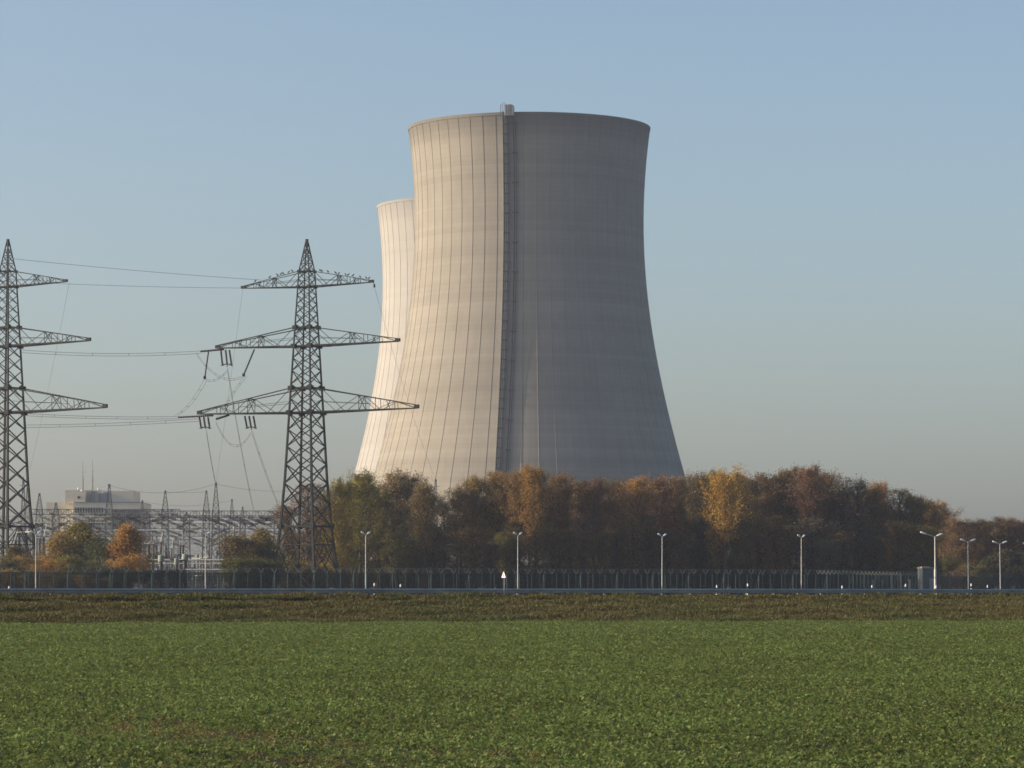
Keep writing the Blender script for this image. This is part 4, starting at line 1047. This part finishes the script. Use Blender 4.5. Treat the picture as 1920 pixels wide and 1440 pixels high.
m.build('stems', M['bark'], hroot)

# far wood on the horizon
ff = np.random.default_rng(9); n = 26000
fx = ff.uniform(-420, 420, n); fy = 1750 + ff.uniform(-25, 25, n); hh = 17 + 4 * np.sin(fx * 0.05) + 3 * np.sin(fx * 0.173 + 1) + 2 * np.sin(fx * 0.41)
fz = GZ + hh * ff.uniform(0, 1, n) ** 0.7
v, q = leaves(np.stack([fx, fy, fz], 1), ff.uniform(1.2, 3.0, n), ff)
o = mesh_np('far_wood', v, q, M['leaf'], {'rnd': np.clip(ff.normal(.5, .2, n), 0, 1)}); o.color = (0.07, 0.055, 0.04, 1); tag(o, 'distant brown wood on the horizon behind the switchyard', 'wood', kind='stuff')

# ------------------------------------------------------------------ crop on the field
cr_ = np.random.default_rng(77)
def crop():
    P = []; Sx = []; Tm = []
    def band(y0, y1, dens, sc):
        hw = lambda y: y * 0.165 + 1.5
        n = int(dens * (y1 - y0) * (hw(y0) + hw(y1)))
        y = y0 + (y1 - y0) * cr_.uniform(0, 1, n); x = cr_.uniform(-1, 1, n) * hw(y1); k = np.abs(x) < hw(y)
        y = y[k]; x = x[k]; P.append(np.stack([x, y], 1)); Sx.append(np.full(len(x), sc))
    band(29, 50, 38, 1.0); band(50, 80, 24, 1.1); band(80, 120, 14, 1.35); band(120, 215, 8, 1.7)
    p = np.concatenate(P); s = np.concatenate(Sx)
    ty = np.interp(p[:, 0], txs, tys); k = p[:, 1] < ty + 0.3; p = p[k]; s = s[k]
    # two worn wheel tracks with stunted reddish plants
    track = np.zeros(len(p))
    for (ax, ay, bx, by) in ((-5.6, 47.0, -2.0, 38.8), (-5.8, 44.2, -3.4, 39.5), (-2.0, 38.8, 0.6, 35.5), (-3.2, 37.0, -1.2, 34.2)):
        d = np.array([bx - ax, by - ay]); L = np.linalg.norm(d); d /= L; r = p - np.array([ax, ay]); t = r @ d; dist = np.abs(r[:, 0] * d[1] - r[:, 1] * d[0])
        track = np.maximum(track, ((t > 0) & (t < L) & (dist < 0.62)) * 1.0)
    patch = 0.5 + 0.25 * np.sin(p[:, 0] * 0.9 + 1.3 * np.sin(p[:, 1] * 0.21)) + 0.25 * np.sin(p[:, 1] * 0.55 + 2.1 * np.sin(p[:, 0] * 0.33))
    n = len(p); nl = 18
    hgt = (0.075 + 0.06 * cr_.uniform(0, 1, n)) * (0.75 + 0.5 * patch) * (1 - 0.4 * track * (cr_.uniform(0, 1, n) < 0.6)) * np.sqrt(s)
    ang = cr_.uniform(0, 6.283, (n, nl)); tilt = cr_.uniform(0.1, 1.15, (n, nl)); rad = cr_.uniform(0.02, 0.13, (n, nl)) * s[:, None]
    cx = p[:, 0:1] + rad * np.cos(ang); cy = p[:, 1:2] + rad * np.sin(ang); cz = hgt[:, None] * cr_.uniform(0.35, 1.05, (n, nl))
    ls = (0.027 + 0.028 * cr_.uniform(0, 1, (n, nl))) * s[:, None] * (1 - 0.3 * track[:, None])
    d = np.stack([np.cos(ang) * np.cos(tilt), np.sin(ang) * np.cos(tilt), np.sin(tilt)], -1)
    sd = np.stack([-np.sin(ang), np.cos(ang), np.zeros_like(ang)], -1) + cr_.normal(0, 0.35, (n, nl, 3))
    nr = np.cross(d, sd); c = np.stack([cx, cy, cz], -1); l3 = ls[..., None]
    v = np.stack([c - d * l3 * 0.5, c + sd * l3 * 0.42 + nr * l3 * 0.12, c + d * l3 * 0.5, c - sd * l3 * 0.42 + nr * l3 * 0.12], 2).reshape(-1, 3)
    q = np.arange(n * nl * 4).reshape(-1, 4)
    rnd = np.clip(cr_.normal(0.5, 0.2, (n, nl)) + (patch[:, None] - 0.5) * 0.25, 0, 1)
    mx = np.clip(track[:, None] * 0.85 * (cr_.uniform(0, 1, (n, 1)) < 0.28) + (cr_.uniform(0, 1, (n, nl)) < 0.05) * 0.6, 0, 1)
    o = mesh_np('crop', v, q, M['crop'], {'rnd': rnd.ravel(), 'mixv': mx.ravel()}); tag(o, 'low leafy green crop covering the field', 'crop', kind='stuff')
crop()

# ------------------------------------------------------------------ rough grass on the bank
def bank_grass():
    rng = np.random.default_rng(31); n = 85000
    x = rng.uniform(-34, 42, n); ty = np.interp(x, txs, tys); gy = np.interp(x, gxs, gys)
    t = rng.uniform(-0.03, 1.0, n); y = ty + t * (gy - 0.25 - ty); 
    tt = np.clip((y - ty) / (gy - 1.2 - ty), 0, 1); z = np.where(tt < 0.5, 0, 0)
    mid = 0.5 * (gy - ty) / (gy - 1.2 - ty)
    z = np.where(tt < mid, tt / mid * 0.55 * CREST, 0.55 * CREST + (tt - mid) / (1 - mid) * 0.45 * CREST)
    clump = 0.5 + 0.3 * np.sin(x * 1.7 + 2.2 * np.sin(y * 0.9)) + 0.25 * np.sin(x * 0.63 - y * 1.1) 
    nb = 4; h = (0.09 + 0.14 * rng.uniform(0, 1, n)) * (0.45 + 1.1 * np.clip(clump, 0, 1)); h = np.where(tt > 0.9, h + 0.13, h)
    ang = rng.uniform(0, 6.28, (n, nb)); lean = rng.uniform(0.15, 0.9, (n, nb)) * h[:, None]; w = rng.uniform(0.018, 0.042, (n, nb))
    bx = x[:, None] + rng.normal(0, 0.07, (n, nb)); by = y[:, None] + rng.normal(0, 0.07, (n, nb)); bz = np.repeat(z[:, None] - 0.03, nb, 1)
    tx = bx + lean * np.cos(ang); ty_ = by + lean * np.sin(ang); tz = bz + h[:, None] * rng.uniform(0.7, 1.1, (n, nb))
    px_ = -np.sin(ang + rng.normal(0, 1.2, ang.shape)) * w; py_ = np.cos(ang) * w
    A = np.stack([bx - px_, by - py_, bz], -1); B = np.stack([bx + px_, by + py_, bz], -1); C = np.stack([tx + px_ * .4, ty_ + py_ * .4, tz], -1); D = np.stack([tx - px_ * .4, ty_ - py_ * .4, tz], -1)
    v = np.stack([A, B, C, D], 2).reshape(-1, 3); q = np.arange(n * nb * 4).reshape(-1, 4)
    rnd = np.clip(rng.normal(0.45, 0.2, (n, nb)), 0, 1)
    mx = np.clip(0.36 + 0.40 * np.sin(x * 0.45 + 1.7 * np.sin(y * 1.3 + x * 0.2)) + 0.25 * np.sin(x * 1.1 + y * 3.1) - 0.5 * np.clip(1 - tt * 4, 0, 1) + rng.normal(0, 0.18, n), 0, 1)
    o = mesh_np('bank_grass', v, q, M['drygrass'], {'rnd': rnd.ravel(), 'mixv': np.repeat(mx, nb)}); tag(o, 'rough olive and rust coloured grass on the road bank', 'grass', kind='stuff')
bank_grass()

# ------------------------------------------------------------------ haze
def haze():
    t = NT('haze'); v = t.n('ShaderNodeVolumePrincipled'); v.inputs['Color'].default_value = (0.86, 0.88, 1.0, 1); v.inputs['Density'].default_value = 0.000145; v.inputs['Anisotropy'].default_value = 0.55
    t.l(v.outputs[0], t.out.inputs['Volume'])
    m = MB(); m.box((0, 1775, 80), (3900, 4150, 164)); o = m.build('haze', t.m); tag(o, 'thin pale autumn haze in the air', 'haze', kind='stuff')
haze()
